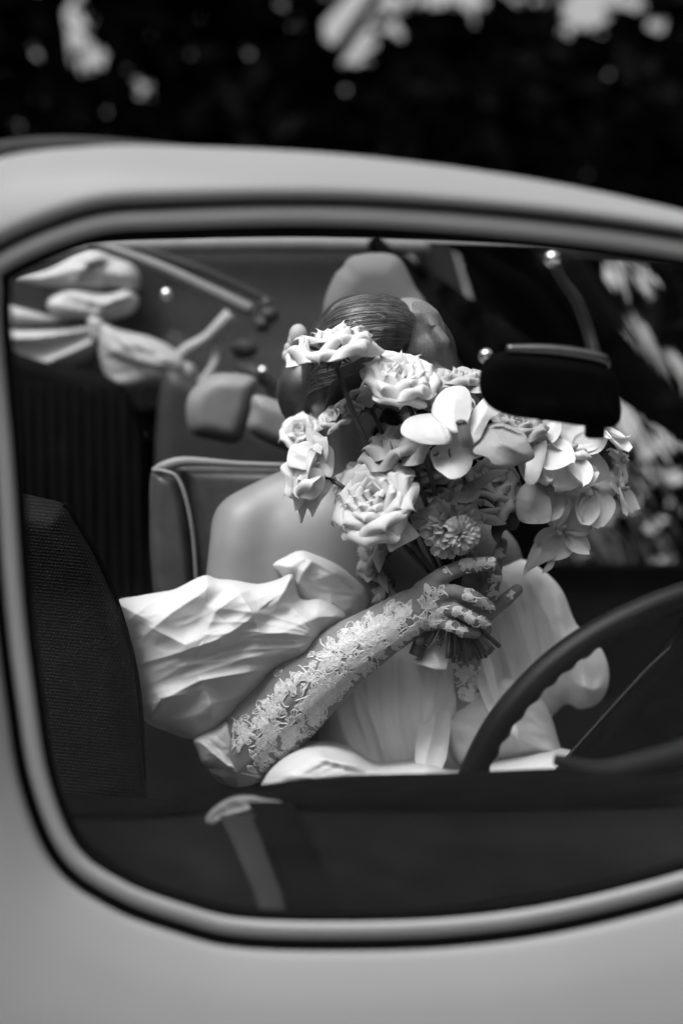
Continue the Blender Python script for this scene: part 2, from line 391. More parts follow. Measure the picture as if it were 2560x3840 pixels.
def sect(d0, d1, y0, bul, n=6):
    def g(k):
        s = k/n; return lambda i: (*off(i, d0+(d1-d0)*s), yf(Cc[i][1])+y0-bul*math.sin(math.pi*s))
    return [g(k) for k in range(n+1)]
ringmesh('outer_gasket', [(lambda i, s=s: (*off(i, 25+(gap[i]+16)*s), yf(Cc[i][1])+.012-.003*math.sin(math.pi*s))) for s in (0, .25, .5, .75, 1)], RUBBER, car)
ringmesh('window_trim', sect(-32, 32, .0, .005, 8), TRIM, car)
ringmesh('inner_gasket', sect(-75, -28, .014, .004, 4), RUBBER, car)
# the glass pane
V = [Q(*off(i, -40), yf(Cc[i][1])+.012) for i in range(NN)]; c0 = Q(1800, 2100, yf(2100)+.012)
V.append(c0); pane = mk('window_glass', V, [(i, (i+1) % NN, NN) for i in range(NN)], glass('window_glass', .0005, .3), car)
# canvas roof roll above the rail
V, F = smooth_tube([Q(-420, 690, 1.0), Q(-100, 600, 1.0), Q(200, 560, 1.0), Q(600, 570, 1.0), Q(1050, 625, 1.0), Q(1500, 690, 1.0), Q(2100, 780, 1.0)], [.012, .013, .0125, .009, .007, .006, .005], 8)
mk('folded_canvas_roof', V, F, CANVAS, car)
# sill and padded roll
def strip(name, A, B, m, parent, n=6, sag=0, rows=6):
    a = catmull(A, n, False); b = catmull(B, n, False); V = []; F = []; L = len(a)
    for r in range(rows+1):
        s = r/rows
        for i in range(L):
            p = Q(*a[i])*(1-s)+Q(*b[i])*s; p.z += sag*math.sin(math.pi*s); V.append(p)
    for r in range(rows):
        for i in range(L-1): q = r*L+i; F.append((q, q+1, q+1+L, q+L))
    return mk(name, V, F, m, parent)
sA = [(x, y-20, .875) for x, y in [(60, 3250), (264, 3260), (455, 3370), (700, 3450), (900, 3495), (1280, 3510), (1700, 3500), (2100, 3440), (2560, 3330), (3100, 3150)]]
sB = [(x, y, 1.0) for x, y in [(60, 3060), (250, 3055), (430, 3050), (650, 3035), (880, 3000), (1280, 2975), (1700, 2970), (2100, 2960), (2560, 2955), (3100, 2940)]]
strip('door_sill', sA, sB, SILL, car, sag=-.01)
V, F = smooth_tube([Q(x, y, Y-.005) for x, y, Y in sB], [.005, .005, .005, .007, .012, .018, .02, .022, .022, .02], 6); mk('door_top_roll', V, F, BLACK, car)
# vertical lining below the sill, so nothing shows under it
strip('door_lining', [(x, y+30, Y) for x, y, Y in sB], [(x, y+900, Y) for x, y, Y in sB], BLACK, car)
# dark band laid on the sill in place of a reflection in the pane
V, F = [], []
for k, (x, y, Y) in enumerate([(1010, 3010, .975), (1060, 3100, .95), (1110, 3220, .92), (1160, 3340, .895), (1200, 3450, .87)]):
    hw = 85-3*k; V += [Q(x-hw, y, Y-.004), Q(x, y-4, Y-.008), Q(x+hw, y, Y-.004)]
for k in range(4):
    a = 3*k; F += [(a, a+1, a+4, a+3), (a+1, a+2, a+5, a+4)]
mk('dark_reflection_band', V, F, BLACK, car)
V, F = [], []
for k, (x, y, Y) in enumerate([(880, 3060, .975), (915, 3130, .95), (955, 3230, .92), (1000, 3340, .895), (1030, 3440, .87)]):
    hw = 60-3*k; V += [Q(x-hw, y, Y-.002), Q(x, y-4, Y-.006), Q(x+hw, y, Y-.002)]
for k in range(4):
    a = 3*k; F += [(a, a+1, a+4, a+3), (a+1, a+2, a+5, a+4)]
mk('pale_reflection_band', V, F, mat('reflection_band_grey', .02, .8, .1), car)  # lighter band beside it, its colour standing for a pale reflected stripe
# cabin: floor, far door, rear and front walls
mb = MB(); mb.box((-1.3, .95, .25), (1.6, 2.32, .28)); mb.build('cabin_floor', BLACK, car, False)
mb = MB(); mb.box((-1.3, 2.31, .28), (.5, 2.36, .93)); mb.box((.5, 2.312, .28), (1.6, 2.358, .62)); mb.build('far_door', VINYL, car, False)
mb = MB(); mb.box((-1.32, .95, .28), (-1.28, 2.33, .95)); mb.build('rear_bulkhead', BLACK, car, False)
# far roof rail with quarter curve and pillar
V, F = smooth_tube([Q(-900, 1000, 1.98), Q(-200, 945, 1.98), Q(400, 925, 1.98), (Q(1000, 915, 1.98)), Q(1500, 920, 1.98), Q(2100, 930, 1.98), Q(2700, 950, 1.98), Q(3300, 1000, 1.98)], .019, 6)
mk('far_roof_rail', V, F, PALEV, car)
V, F = smooth_tube([Q(1400, 900, 1.97), Q(1490, 1010, 1.95), Q(1610, 1150, 1.93), Q(1760, 1340, 1.9), Q(2000, 1700, 1.9)], [.018, .022, .024, .025, .025], 6); mk('far_pillar', V, F, BLACK, car)
mk('far_window_glass', [Q(-900, 980, 2.0), Q(1440, 920, 2.0), Q(1800, 1440, 2.0), Q(-900, 1640, 2.0)], [(0, 1, 2, 3)], glass('far_glass', .16, .5), car, False)
mk('windscreen_glass', [Q(1440, 900, 2.02), Q(3300, 960, 1.6), Q(3500, 2300, 1.7), Q(1980, 2300, 2.02)], [(0, 1, 2, 3)], glass('screen_glass', .004, .4), car, False)
V, F = smooth_tube([Q(330, 905, 1.85), Q(560, 985, 1.85), Q(760, 1075, 1.85), Q(945, 1165, 1.85)], [.008, .011, .012, .013], 6); mk('roof_strut', V, F, PALEV, car)
V, F = smooth_tube([Q(500, 925, 1.93), Q(760, 1010, 1.93), Q(1020, 1130, 1.93)], .006, 6); mk('roof_strut', V, F, GREYV, car)
MB().ball(Q(625, 1103, 1.9), .013).build('hood_catch', CHROME, car)
mb = MB(); mb.ball(Q(1010, 1180, 1.9), .020); mb.ball(Q(985, 1215, 1.9), .018); mb.ball(Q(1000, 1140, 1.9), .014); mb.build('strut_bracket', GREYV, car)
V, F = smooth_tube([Q(900, 1385, 1.9), Q(960, 1400, 1.88), Q(1010, 1440, 1.88), Q(1030, 1490, 1.88), Q(1130, 1500, 1.88)], [.012, .016, .013, .011, .009], 6); mk('window_winder', V, F, GREYV, car)
MB().ball(Q(985, 1392, 1.85), .011).build('winder_knob', CHROME, car)
MB().ball(Q(915, 1310, 1.93), (.03, .02, .022)).build('door_pull', GREYV, car)
# far-side padding
inflate('far_door_pocket', [(770, 1415), (850, 1398), (950, 1412), (962, 1455), (930, 1590), (890, 1660), (800, 1650), (715, 1620), (700, 1500)], 1.75, .05, 60, PALEV, car, 14)
inflate('armrest', [(955, 1480), (1060, 1510), (1190, 1575), (1215, 1680), (1090, 1695), (935, 1620), (940, 1540)], 1.7, .04, 50, PALEV, car, 14)
inflate('rear_side_panel', [(600, 1450), (760, 1440), (1000, 1600), (1180, 1700), (1180, 2300), (640, 2300)], 1.88, .04, 60, GREYV, car, 24)
# passenger seat behind the bride
PS = child_empty('passenger_seat', car)
inflate('backrest', [(655, 1752), (700, 1738), (900, 1745), (1200, 1752), (1420, 1760), (1500, 1900), (1500, 2500), (740, 2500), (735, 2180), (715, 1960), (690, 1830)], 1.62, .05, 60, LEATH, PS, 10, cat=5)
inflate('side_bolster', [(575, 1765), (630, 1770), (668, 1800), (700, 1900), (722, 2050), (735, 2300), (600, 2300), (565, 2100), (560, 1900), (562, 1800)], 1.60, .05, 50, LEATH, PS, 10)
V, F = smooth_tube([Q(578, 1763, 1.56), Q(620, 1768, 1.55), Q(665, 1792, 1.545), Q(700, 1880, 1.54), Q(725, 2020, 1.54), Q(738, 2200, 1.54)], .0035, 6, 8); mk('piping', V, F, PALEV, PS)
V, F = smooth_tube([Q(572, 1765, 1.57), Q(620, 1748, 1.57), Q(700, 1730, 1.57), Q(900, 1740, 1.575), Q(1200, 1750, 1.58)], [.004, .009, .008, .005, .005], 8, 8); mk('top_edge', V, F, PALEV, PS)
# driver seat, near left, woven cover
DS = child_empty('driver_seat', car)
SEAT = [(-300, 1900), (-120, 1858), (30, 1846), (130, 1862), (240, 1893), (290, 1960), (360, 2080), (425, 2225), (480, 2400), (515, 2560), (533, 2760), (536, 3060), (300, 3100), (-300, 3100)]
sb = inflate('backrest', SEAT, 1.33, .07, 130, WEAVEB, DS, 9, cat=5)
# weave: real stitches laid on the cover
bvh = BVHTree.FromPolygons([v.co for v in sb.data.vertices], [p.vertices for p in sb.data.polygons])
camp = Vector((0, 0, CZ))
def cast(bv, px, py):
    d = (Q(px, py, 1.0)-camp).normalized(); r = bv.ray_cast(camp, d); return r[0], r[1]
V = []; F = []; rr = random.Random(5)
for r in range(92):
    py = 1853+r*12.6
    for c in range(46):
        px = 20+c*12.2+(6.1 if r % 2 else 0)+.04*(py-1850)*0
        co, nn = cast(bvh, px+rr.uniform(-.8, .8), py+rr.uniform(-.8, .8)+(px-280)*.10)
        if co is None: continue
        if nn.dot(camp-co) < 0: nn = -nn
        ax = (XC*.97+YC*rr.uniform(-.1, .3)+XC*0); ax = (ax-nn*ax.dot(nn)).normalized(); bx = nn.cross(ax)
        o = len(V); L = .0026; W = .0014; h = .0011*rr.uniform(.6, 1.3); p = co-nn*.0002
        V += [p-ax*L, p-ax*L*.4-bx*W, p+ax*L*.4-bx*W, p+ax*L, p+ax*L*.4+bx*W, p-ax*L*.4+bx*W, p-ax*L*.4+nn*h, p+ax*L*.4+nn*h]
        F += [(o, o+1, o+6), (o+1, o+2, o+7, o+6), (o+2, o+3, o+7), (o+3, o+4, o+7), (o+4, o+5, o+6, o+7), (o+5, o, o+6)]
wv = mk('woven_cover', V, F, WEAVE, DS); wv['kind'] = 'stuff'
V, F = smooth_tube([Q(238, 1893, 1.31), Q(262, 1905, 1.31), Q(290, 1958, 1.31), Q(362, 2078, 1.31), Q(428, 2225, 1.31), Q(483, 2400, 1.31), Q(517, 2560, 1.31), Q(536, 2760, 1.31), Q(538, 3000, 1.31)], .003, 8, 8); mk('piping', V, F, BLACK, DS)
inflate('cushion', [(-300, 3020), (300, 3000), (900, 3060), (1100, 3150), (1100, 3600), (-300, 3600)], 1.2, .1, 100, VINYL, DS, 30)
# dashboard on the right
inflate('dashboard', [(2125, 2860), (2300, 2650), (2480, 2460), (2640, 2330), (3100, 2300), (3300, 3300), (2000, 3300), (2050, 2980)], 1.22, .08, 60, BLACK, car, 20, cat=3)
V, F = smooth_tube([Q(2112, 2858, 1.2), Q(2300, 2648, 1.2), Q(2480, 2458, 1.2), Q(2700, 2290, 1.2)], .0022, 5, 6); mk('dashboard_edge', V, F, GREYV, car)
V, F = smooth_tube([Q(2080, 2850, 1.0), Q(2250, 2890, 1.0), Q(2420, 2860, 1.0), Q(2620, 2800, 1.0)], [.006, .012, .014, .014], 6); mk('parcel_shelf_lip', V, F, mat('shelf_lip', .008, .6, .1), car)
# steering wheel
def wheel():
    root = child_empty('steering_wheel', car)
    pts = [(1752, 2985), (1800, 2840), (1880, 2700), (1990, 2570), (2110, 2462), (2240, 2375), (2390, 2300), (2560, 2235), (2740, 2190), (2950, 2180), (3150, 2240), (3300, 2400), (3350, 2620), (3260, 2900), (3050, 3150), (2700, 3330), (2300, 3380), (1960, 3310), (1790, 3160)]
    c = catmull(pts, 10); P = []
    for x, y in c: P.append(Q(x, y, 1.13+.00004*(x-2400)))
    n = len(P); V = []; F = []; seg = 14
    cen = sum(P, Vector())/n
    for i in range(n):
        t = (P[(i+1) % n]-P[i-1]).normalized(); inn = (cen-P[i]); inn = (inn-t*inn.dot(t)).normalized(); b = t.cross(inn)
        for k in range(seg):
            a = 2*math.pi*k/seg; r = .0165
            gr = 1+(.13*math.sin(i*1.15) if math.cos(a) > .1 else 0)*max(0, math.cos(a))
            V.append(P[i]+(inn*math.cos(a)*gr+b*math.sin(a))*r)
    for i in range(n):
        for k in range(seg):
            a = i*seg+k; b2 = i*seg+(k+1) % seg; c2 = ((i+1) % n)*seg+(k+1) % seg; d2 = ((i+1) % n)*seg+k; F.append((a, b2, c2, d2))
    mk('rim', V, F, mat('wheel_rim', .004, .42, .22, noise_amt=.3), root)
    for q in ((2600, 2240), (3300, 2850), (2500, 3370)):
        V, F = tube([cen+Vector((0, .03, 0)), Q(q[0], q[1], 1.13)], [.012, .007], 8); mk('spoke', V, F, BLACK, root)
    MB().ball(cen+Vector((0, .03, 0)), (.045, .03, .045)).build('hub', BLACK, root)
wheel()
# rear-view mirror
RM = child_empty('rear_view_mirror', car)
inflate('housing', [(1795, 1440), (1808, 1370), (1860, 1325), (1960, 1318), (2150, 1338), (2262, 1362), (2310, 1420), (2330, 1540), (2300, 1600), (2200, 1598), (2050, 1578), (1920, 1560), (1850, 1535), (1810, 1495)], 1.14, .022, 60, BLACK, RM, 8)
V, F = smooth_tube([Q(1900, 1308, 1.13), Q(2050, 1312, 1.13), Q(2180, 1328, 1.13), Q(2262, 1350, 1.13), Q(2268, 1385, 1.135)], [.005, .0065, .007, .0065, .004], 6); mk('top_rim', V, F, mat('dull_chrome', .10, .35, .4, metal=1), RM)
V, F = smooth_tube([Q(2072, 975, 1.16), Q(2110, 1050, 1.16), Q(2165, 1130, 1.16), Q(2205, 1240, 1.16), Q(2228, 1330, 1.15)], [.008, .006, .007, .0075, .008], 6); mk('arm', V, F, mat('grey_arm', .012, .5, .2), RM)
MB().ball(Q(2070, 970, 1.1), .009).build('pivot_screw', CHROME, RM)
MB().ball(Q(1822, 1334, 1.14), .0085).build('rim_screw', CHROME, RM)
mb = MB(); a = Q(2202, 1560, 1.14); b = Q(2258, 1640, 1.14); mb.box((a.x, 1.13, b.z), (b.x, 1.15, a.z)); mb.build('dip_lever', BLACK, RM, False)

# ================================================================== THING: bow and dark garment behind the seats
gar = thing('pleated_garment', 'black pleated garment hanging behind the driver seat', 'garment', Q(250, 2200, 1.8))
inflate('pleats', [(-300, 1350), (250, 1380), (420, 1420), (500, 1520), (545, 1700), (560, 1900), (600, 2080), (700, 2180), (700, 2500), (-300, 2500)], 1.9, .03, 60, PLEAT, gar, 10,
        folds=[([(x, 1450), (x+20, 2450)], .012, 22, 22) for x in range(-250, 560, 45)])
bow = thing('fabric_bow', 'large pale fabric bow with looped tails, blurred behind the driver seat', 'bow', Q(350, 1300, 1.7))
BOWC = mat('bow_satin', .4, .55, .3, trans=.2, noise_amt=.06)
inflate('upper_loop', [(60, 1040), (180, 1010), (270, 960), (345, 935), (430, 965), (500, 995), (528, 1050), (500, 1105), (420, 1085), (330, 1105), (250, 1085), (120, 1060)], 1.96, .05, 50, BOWC, bow, 9, rid=(110, .1, 2.2, .012, 3), folds=[([(280, 1060), (330, 985), (400, 965)], .025, 18, 60), ([(120, 1050), (300, 1010), (500, 1040)], .01, 12, 30)])
inflate('lower_loop', [(180, 1125), (270, 1085), (400, 1100), (470, 1085), (520, 1120), (500, 1170), (440, 1195), (375, 1215), (290, 1190), (200, 1180)], 1.94, .04, 40, BOWC, bow, 9, rid=(110, .1, 2.2, .012, 3), folds=[([(345, 1200), (420, 1130), (500, 1110)], .022, 14, 50), ([(280, 1120), (380, 1140), (500, 1150)], .01, 12, 26)])
inflate('left_loop', [(-60, 1140), (60, 1150), (180, 1180), (300, 1195), (200, 1212), (60, 1215), (-60, 1225)], 1.96, .03, 30, BOWC, bow, 10)
inflate('left_tail', [(-60, 1245), (80, 1240), (220, 1235), (375, 1215), (372, 1300), (280, 1370), (130, 1425), (-60, 1460)], 1.94, .03, 40, BOWC, bow, 8,
        folds=[([(-60, 1270), (150, 1265), (360, 1230)], .03, 40, 40), ([(-60, 1415), (150, 1370), (360, 1280)], .03, 40, 40)])
inflate('knot', [(330, 1190), (385, 1195), (395, 1240), (380, 1290), (340, 1270)], 1.92, .03, 25, BOWC, bow, 8)
inflate('right_tail', [(375, 1212), (450, 1235), (560, 1262), (640, 1300), (700, 1360), (690, 1430), (560, 1450), (440, 1470), (390, 1400), (368, 1300)], 1.92, .05, 60, BOWC, bow, 8, rid=(110, .2, 2.2, .010, 9), folds=[([(400, 1240), (600, 1330), (690, 1400)], .012, 90, 90), ([(380, 1300), (500, 1350), (680, 1390)], .012, 16, 50), ([(390, 1230), (480, 1300), (560, 1420)], .012, 14, 40)])
V, F = smooth_tube([Q(640, 1385, 1.91), Q(690, 1320, 1.91), Q(770, 1270, 1.91), Q(820, 1225, 1.91), Q(865, 1180, 1.91)], [.012, .014, .012, .014, .016], 6); mk('ribbon_end', V, F, BOWC, bow)
V, F = smooth_tube([Q(800, 1250, 1.92), Q(812, 1320, 1.92), Q(790, 1390, 1.91), Q(735, 1455, 1.91), Q(705, 1455, 1.91)], [.012, .010, .010, .013, .012], 6); mk('ribbon_loop', V, F, BOWC, bow)
MB().ball(Q(695, 1395, 1.91), .024).build('ribbon_curl', BOWC, bow)

# ================================================================== BRIDE
bride = thing('person', 'bride in an off-shoulder puff-sleeve dress and lace gloves, seated and hiding behind a bouquet', 'person', Q(1350, 2900, 1.5))
FOREARM = [Q(900, 2800, 1.39), Q(1010, 2700, 1.375), Q(1150, 2570, 1.355), Q(1300, 2450, 1.34), Q(1440, 2360, 1.33), Q(1540, 2300, 1.325)]
FR = [.060, .062, .054, .045, .036, .033]
def hand(mb, g=0.0):
    c = mb.chain
    c(FOREARM, [r+g for r in FR])
    # palm
    for a, b, ra, rb in (((1540, 2290), (1625, 2205), .026, .016), ((1545, 2295), (1640, 2240), .025, .016), ((1545, 2305), (1650, 2285), .024, .015), ((1540, 2315), (1640, 2325), .022, .014)):
        c([Q(*a, 1.325), Q(*b, 1.315)], [ra+g, rb+g])
    # four fingers closing on the stems, away from the viewer at the tips
    c([Q(1590, 2215, 1.32), Q(1655, 2160, 1.312), Q(1745, 2122, 1.305), Q(1838, 2112, 1.31), Q(1858, 2160, 1.33), Q(1842, 2235, 1.35)], [0.0150+g, 0.0110+g, 0.0101+g, 0.0092+g, 0.0088+g, 0.0075+g])
    c([Q(1640, 2232, 1.315), Q(1700, 2218, 1.300), Q(1775, 2240, 1.300), Q(1838, 2278, 1.315)], [0.0114+g, 0.0095+g, 0.0090+g, 0.0069+g])
    c([Q(1640, 2285, 1.313), Q(1705, 2284, 1.298), Q(1775, 2322, 1.300), Q(1820, 2340, 1.312)], [0.0110+g, 0.0092+g, 0.0088+g, 0.0072+g])
    c([Q(1630, 2325, 1.315), Q(1690, 2345, 1.302), Q(1745, 2370, 1.304), Q(1782, 2376, 1.312)], [0.0101+g, 0.0084+g, 0.0079+g, 0.0069+g])
def hand2(mb, g=0.0):
    c = mb.chain
    c([Q(1830, 3000, 1.42), Q(1800, 2800, 1.42), Q(1770, 2620, 1.42), Q(1740, 2450, 1.42), Q(1740, 2330, 1.42)], [0.0396+g, 0.0352+g, 0.0290+g, 0.0229+g, 0.0220+g])
    for q in ((1820, 2300), (1800, 2220), (1760, 2200)): c([Q(1740, 2330, 1.42), Q(*q, 1.40)], [0.0229+g, 0.0141+g])
    c([Q(1810, 2310, 1.40), Q(1850, 2285, 1.375), Q(1900, 2245, 1.37), Q(1938, 2212, 1.372)], [0.0132+g, 0.0101+g, 0.0092+g, 0.0077+g])
    c([Q(1800, 2230, 1.40), Q(1850, 2160, 1.385), Q(1868, 2090, 1.385), Q(1884, 2035, 1.39)], [0.0123+g, 0.0092+g, 0.0086+g, 0.0072+g])
    c([Q(1770, 2210, 1.41), Q(1790, 2130, 1.40), Q(1760, 2080, 1.40)], [0.0123+g, 0.0092+g, 0.0075+g])
    c([Q(1760, 2210, 1.42), Q(1740, 2130, 1.42), Q(1710, 2100, 1.41)], [0.0114+g, 0.0092+g, 0.0075+g])
    c([Q(1790, 2330, 1.41), Q(1820, 2360, 1.39), Q(1790, 2390, 1.375)], [0.0114+g, 0.0092+g, 0.0075+g])
body = MB()
body.ball(Q(1290, 2250, 1.51), (.17, .095, .20)); body.ball(Q(1130, 2080, 1.53), (.085, .06, .09)); body.ball(Q(1020, 1985, 1.52), (.06, .055, .05)); body.ball(Q(1330, 2600, 1.52), (.13, .09, .2)); body.ball(Q(1400, 2150, 1.52), (.14, .085, .12))
body.chain([Q(1270, 1720, 1.55), Q(1150, 1830, 1.54), Q(1000, 1900, 1.53), Q(925, 1975, 1.52)], [.04, .045, .048, .062])
body.ball(Q(935, 1990, 1.51), (.060, .055, .065))
body.chain([Q(915, 2050, 1.50), Q(880, 2300, 1.47), Q(870, 2600, 1.43), Q(900, 2780, 1.40)], [.058, .054, .05, .05])
body.chain([Q(1270, 1720, 1.55), Q(1450, 1830, 1.54), Q(1700, 1950, 1.53), Q(1830, 2100, 1.52)], [.04, .045, .048, .06])
body.chain([Q(1830, 2100, 1.52), Q(1900, 2450, 1.5), Q(1840, 2950, 1.44)], [.055, .048, .045])
body.chain([Q(1250, 1840, 1.55), Q(1270, 1600, 1.53), Q(1330, 1450, 1.53)], [.062, .052, .055])
body.ball(Q(1370, 1340, 1.57), (.080, .09, .088)); body.ball(Q(1530, 1270, 1.53), (.058, .065, .062)); body.ball(Q(1520, 1390, 1.52), (.05, .06, .065))
body.ball(Q(1565, 1185, 1.500), (.034, .030, .018)); body.ball(Q(1585, 1320, 1.485), (.036, .030, .030))       # brow, cheek
body.chain([Q(1600, 1190, 1.478), Q(1664, 1284, 1.458)], [.008, .0105]); body.ball(Q(1640, 1400, 1.46), (.020, .016, .011)); body.ball(Q(1610, 1470, 1.47), .026)
body.ball(Q(1540, 1235, 1.478), (.013, .008, .007)); body.ball(Q(1632, 1215, 1.485), (.009, .007, .006))
hand(body, -.0008); hand2(body, -.0008)
bm_ = body.remesh(.0032, 14); 
def relax(me, z0, it):
    n = len(me.vertices); co = np.empty(n*3); me.vertices.foreach_get('co', co); co = co.reshape(-1, 3); e = np.empty(len(me.edges)*2, int); me.edges.foreach_get('vertices', e); e = e.reshape(-1, 2)
    deg = np.bincount(e.ravel(), minlength=n)[:, None]; w_ = np.clip((z0-co[:, 2])/.04, 0, 1)[:, None]*.7
    for _ in range(it):
        acc = np.zeros_like(co)
        for k in range(3): acc[:, k] = np.bincount(e[:, 0], co[e[:, 1], k], n)+np.bincount(e[:, 1], co[e[:, 0], k], n)
        co = co*(1-w_)+acc/deg*w_
    me.vertices.foreach_set('co', co.ravel()); me.update()
relax(bm_, Q(1300, 1620, 1.5).z, 160)
link('body', bm_, SKIN, bride)
gl = MB(); hand(gl, .0008); gme = gl.remesh(.0019, 4)
glo = link('glove', gme, SHEER, bride); gl2 = MB(); hand2(gl2, .0008); gme2 = gl2.remesh(.0022, 4); glo2 = link('glove', gme2, SHEER, bride)
# lace: raised cords and leaves laid on the gloves
def lace(parent, me, name, sprigs, seed):
    bv = BVHTree.FromPolygons([v.co for v in me.vertices], [p.vertices for p in me.polygons]); rr = random.Random(seed); mb = MB()
    def stroke(pts, w_, closed=False):
        P = []
        for x, y in pts:
            co, nn = cast(bv, x, y)
            if co is None or abs(co.y-1.35) > .2: return
            if nn.dot(camp-co) < 0: nn = -nn
            P.append(co+nn*.0007)
        for a, b in zip(P, P[1:]):
            if (a-b).length > .02: return
        if closed: P.append(P[0])
        if len(P) > 1: V, F = tube(P, w_*1.12, 5, not closed); mb.add(V, F)
    def leaf(x, y, a, L, W, w_=.0008):
        n = 7; up = []; dn = []
        for k in range(n+1):
            t = k/n; s = math.sin(math.pi*t**.8)*W*(1+.25*math.sin(t*17+x)); up.append((x+math.cos(a)*L*t-math.sin(a)*s, y+math.sin(a)*L*t+math.cos(a)*s)); dn.append((x+math.cos(a)*L*t+math.sin(a)*s, y+math.sin(a)*L*t-math.cos(a)*s))
        stroke(up+dn[::-1][1:-1], w_, True); stroke([(x+math.cos(a)*L*t, y+math.sin(a)*L*t) for t in (.05, .35, .65, .9)], w_*.8)
        if rr.random() < .16:
            P = []
            for (q, r) in ((up, dn),):
                for k in range(1, n):
                    c1 = cast(bv, *up[k])[0]; c2 = cast(bv, *dn[k])[0]
                    if c1 is None or c2 is None: return
                    P.append((c1, c2))
            o = []
            for c1, c2 in P: o += [c1+ZC*.0006, c2+ZC*.0006]
            mb.add(o, [(2*k, 2*k+1, 2*k+3, 2*k+2) for k in range(len(P)-1)])
    for (x, y, a, n, sz, spread) in sprigs:
        n = max(2, int(n*.95))
        for _ in range(n):
            xx = x+rr.gauss(0, spread); yy = y+rr.gauss(0, spread*.8); aa = a+rr.gauss(0, .8)
            leaf(xx, yy, aa, sz*rr.uniform(.6, 1.25), sz*rr.uniform(.18, .3))
        # curling cord
        for _ in range(max(1, n//3)):
            xx = x+rr.gauss(0, spread); yy = y+rr.gauss(0, spread); aa = a+rr.gauss(0, 1); pts = []
            for k in range(9): pts.append((xx, yy)); xx += math.cos(aa)*sz*.22; yy += math.sin(aa)*sz*.22; aa += rr.uniform(-.3, .8)
            stroke(pts, .0010)
    o = mk(name, mb.v, mb.f, LACE, parent); o['kind'] = 'stuff'; return o
SP = [(1440, 2330, -.4, 26, 34, 24), (1400, 2345, -.5, 26, 32, 22), (1350, 2380, -.5, 34, 32, 26), (1290, 2420, -.6, 34, 36, 30), (1240, 2470, 2.2, 26, 38, 28), (1500, 2300, -.7, 16, 34, 14),
      (1470, 2415, -.6, 18, 32, 16), (1400, 2440, -.5, 20, 32, 18), (1330, 2500, -.5, 22, 36, 20), (1180, 2560, 1.2, 26, 42, 26), (1215, 2620, -.5, 26, 42, 24), (1280, 2560, -.5, 22, 36, 20),
      (1150, 2660, 0, 22, 42, 24), (1040, 2640, 2, 20, 38, 24), (990, 2680, 2.2, 18, 38, 26), (1000, 2720, .8, 16, 42, 18), (1180, 2700, -.6, 20, 40, 20), (1080, 2790, -.5, 18, 40, 22), (980, 2840, -.3, 18, 38, 24), (900, 2760, 1.3, 12, 38, 20), (1060, 2560, 1, 14, 36, 20),
      (1620, 2230, -1.2, 9, 40, 12), (1600, 2280, -1.4, 9, 36, 12), (1630, 2300, 0, 8, 34, 12), (1610, 2330, .2, 12, 36, 14), (1670, 2355, .2, 10, 34, 12), (1560, 2345, -.2, 10, 34, 14), (1520, 2385, -.5, 10, 30, 14),
      (1740, 2120, -.1, 14, 28, 12), (1790, 2112, 0, 16, 30, 12), (1840, 2105, 0, 10, 24, 10), (1740, 2230, .4, 14, 28, 9), (1790, 2255, .5, 14, 28, 9), (1825, 2275, .5, 6, 22, 6),
      (1700, 2290, .4, 12, 28, 8), (1750, 2315, .4, 14, 28, 8), (1800, 2335, .3, 12, 24, 7), (1720, 2360, .3, 10, 26, 8), (1660, 2130, -.6, 5, 26, 9), (1855, 2160, 1.4, 10, 24, 8), (1850, 2215, 1.6, 8, 22, 6), (1450, 2290, 0, 5, 50, 8)]
rq = random.Random(41)
for k in range(24):
    t = k/24; cx_ = 930+t*560; cy_ = 2790-t*455; hw = 120-t*75; q = rq.uniform(-1, 1)*hw
    SP.append((cx_+q*.63, cy_+q*.77, rq.uniform(-2.5, 1.5), 8, 34, 16))
l1 = lace(glo, gme, 'lace', SP, 4)
l2 = lace(glo2, gme2, 'lace', [(1740, 2530, 0, 18, 34, 22), (1750, 2600, .3, 20, 34, 22), (1770, 2680, .3, 20, 34, 22), (1790, 2740, .3, 14, 34, 20), (1872, 2070, 1.5, 12, 22, 9), (1910, 2235, -.6, 6, 18, 6)], 5)
for pts in (((1596, 1212), (1614, 1224), (1634, 1216)),):
    V, F = smooth_tube([Q(x, y, 1.462) for x, y in pts], [.0006, .0022, .0006], 4, 6); mk('eyelash', V, F, HAIR, bride)
for pts in () and (((1580, 1178), (1606, 1170), (1640, 1186)), ((1500, 1196), (1530, 1182), (1562, 1186))):
    V, F = smooth_tube([Q(x, y, 1.468) for x, y in pts], [.001, .003, .001], 4, 6); mk('eyebrow', V, F, HAIR, bride)
# hair
hs = [(1565, 1172), (1500, 1120), (1420, 1098), (1340, 1098), (1260, 1125), (1200, 1185), (1155, 1260), (1130, 1330), (1130, 1420), (1150, 1520), (1200, 1590), (1270, 1560), (1340, 1500), (1420, 1440), (1490, 1390), (1530, 1340), (1560, 1290), (1574, 1225)]
inflate('hair', hs, 1.53, .13, 150, HAIR, bride, 4, folds=[([(1520-i*6, 1120+i*9), (1440-i*5, 1100+i*11.5), (1350-i*4.5, 1100+i*13), (1260-i*3.5, 1130+i*12.5), (1190-i*2, 1200+i*11), (1140, 1290+i*9)], .0010*(1+(i*7 % 5)*.4), 7+(i*3 % 4), 6+(i*5 % 4)) for i in range(27)])
hb = bpy.data.objects['hair']; hbv = BVHTree.FromPolygons([v.co for v in hb.data.vertices], [p.vertices for p in hb.data.polygons]); rr = random.Random(77)
mb = MB()
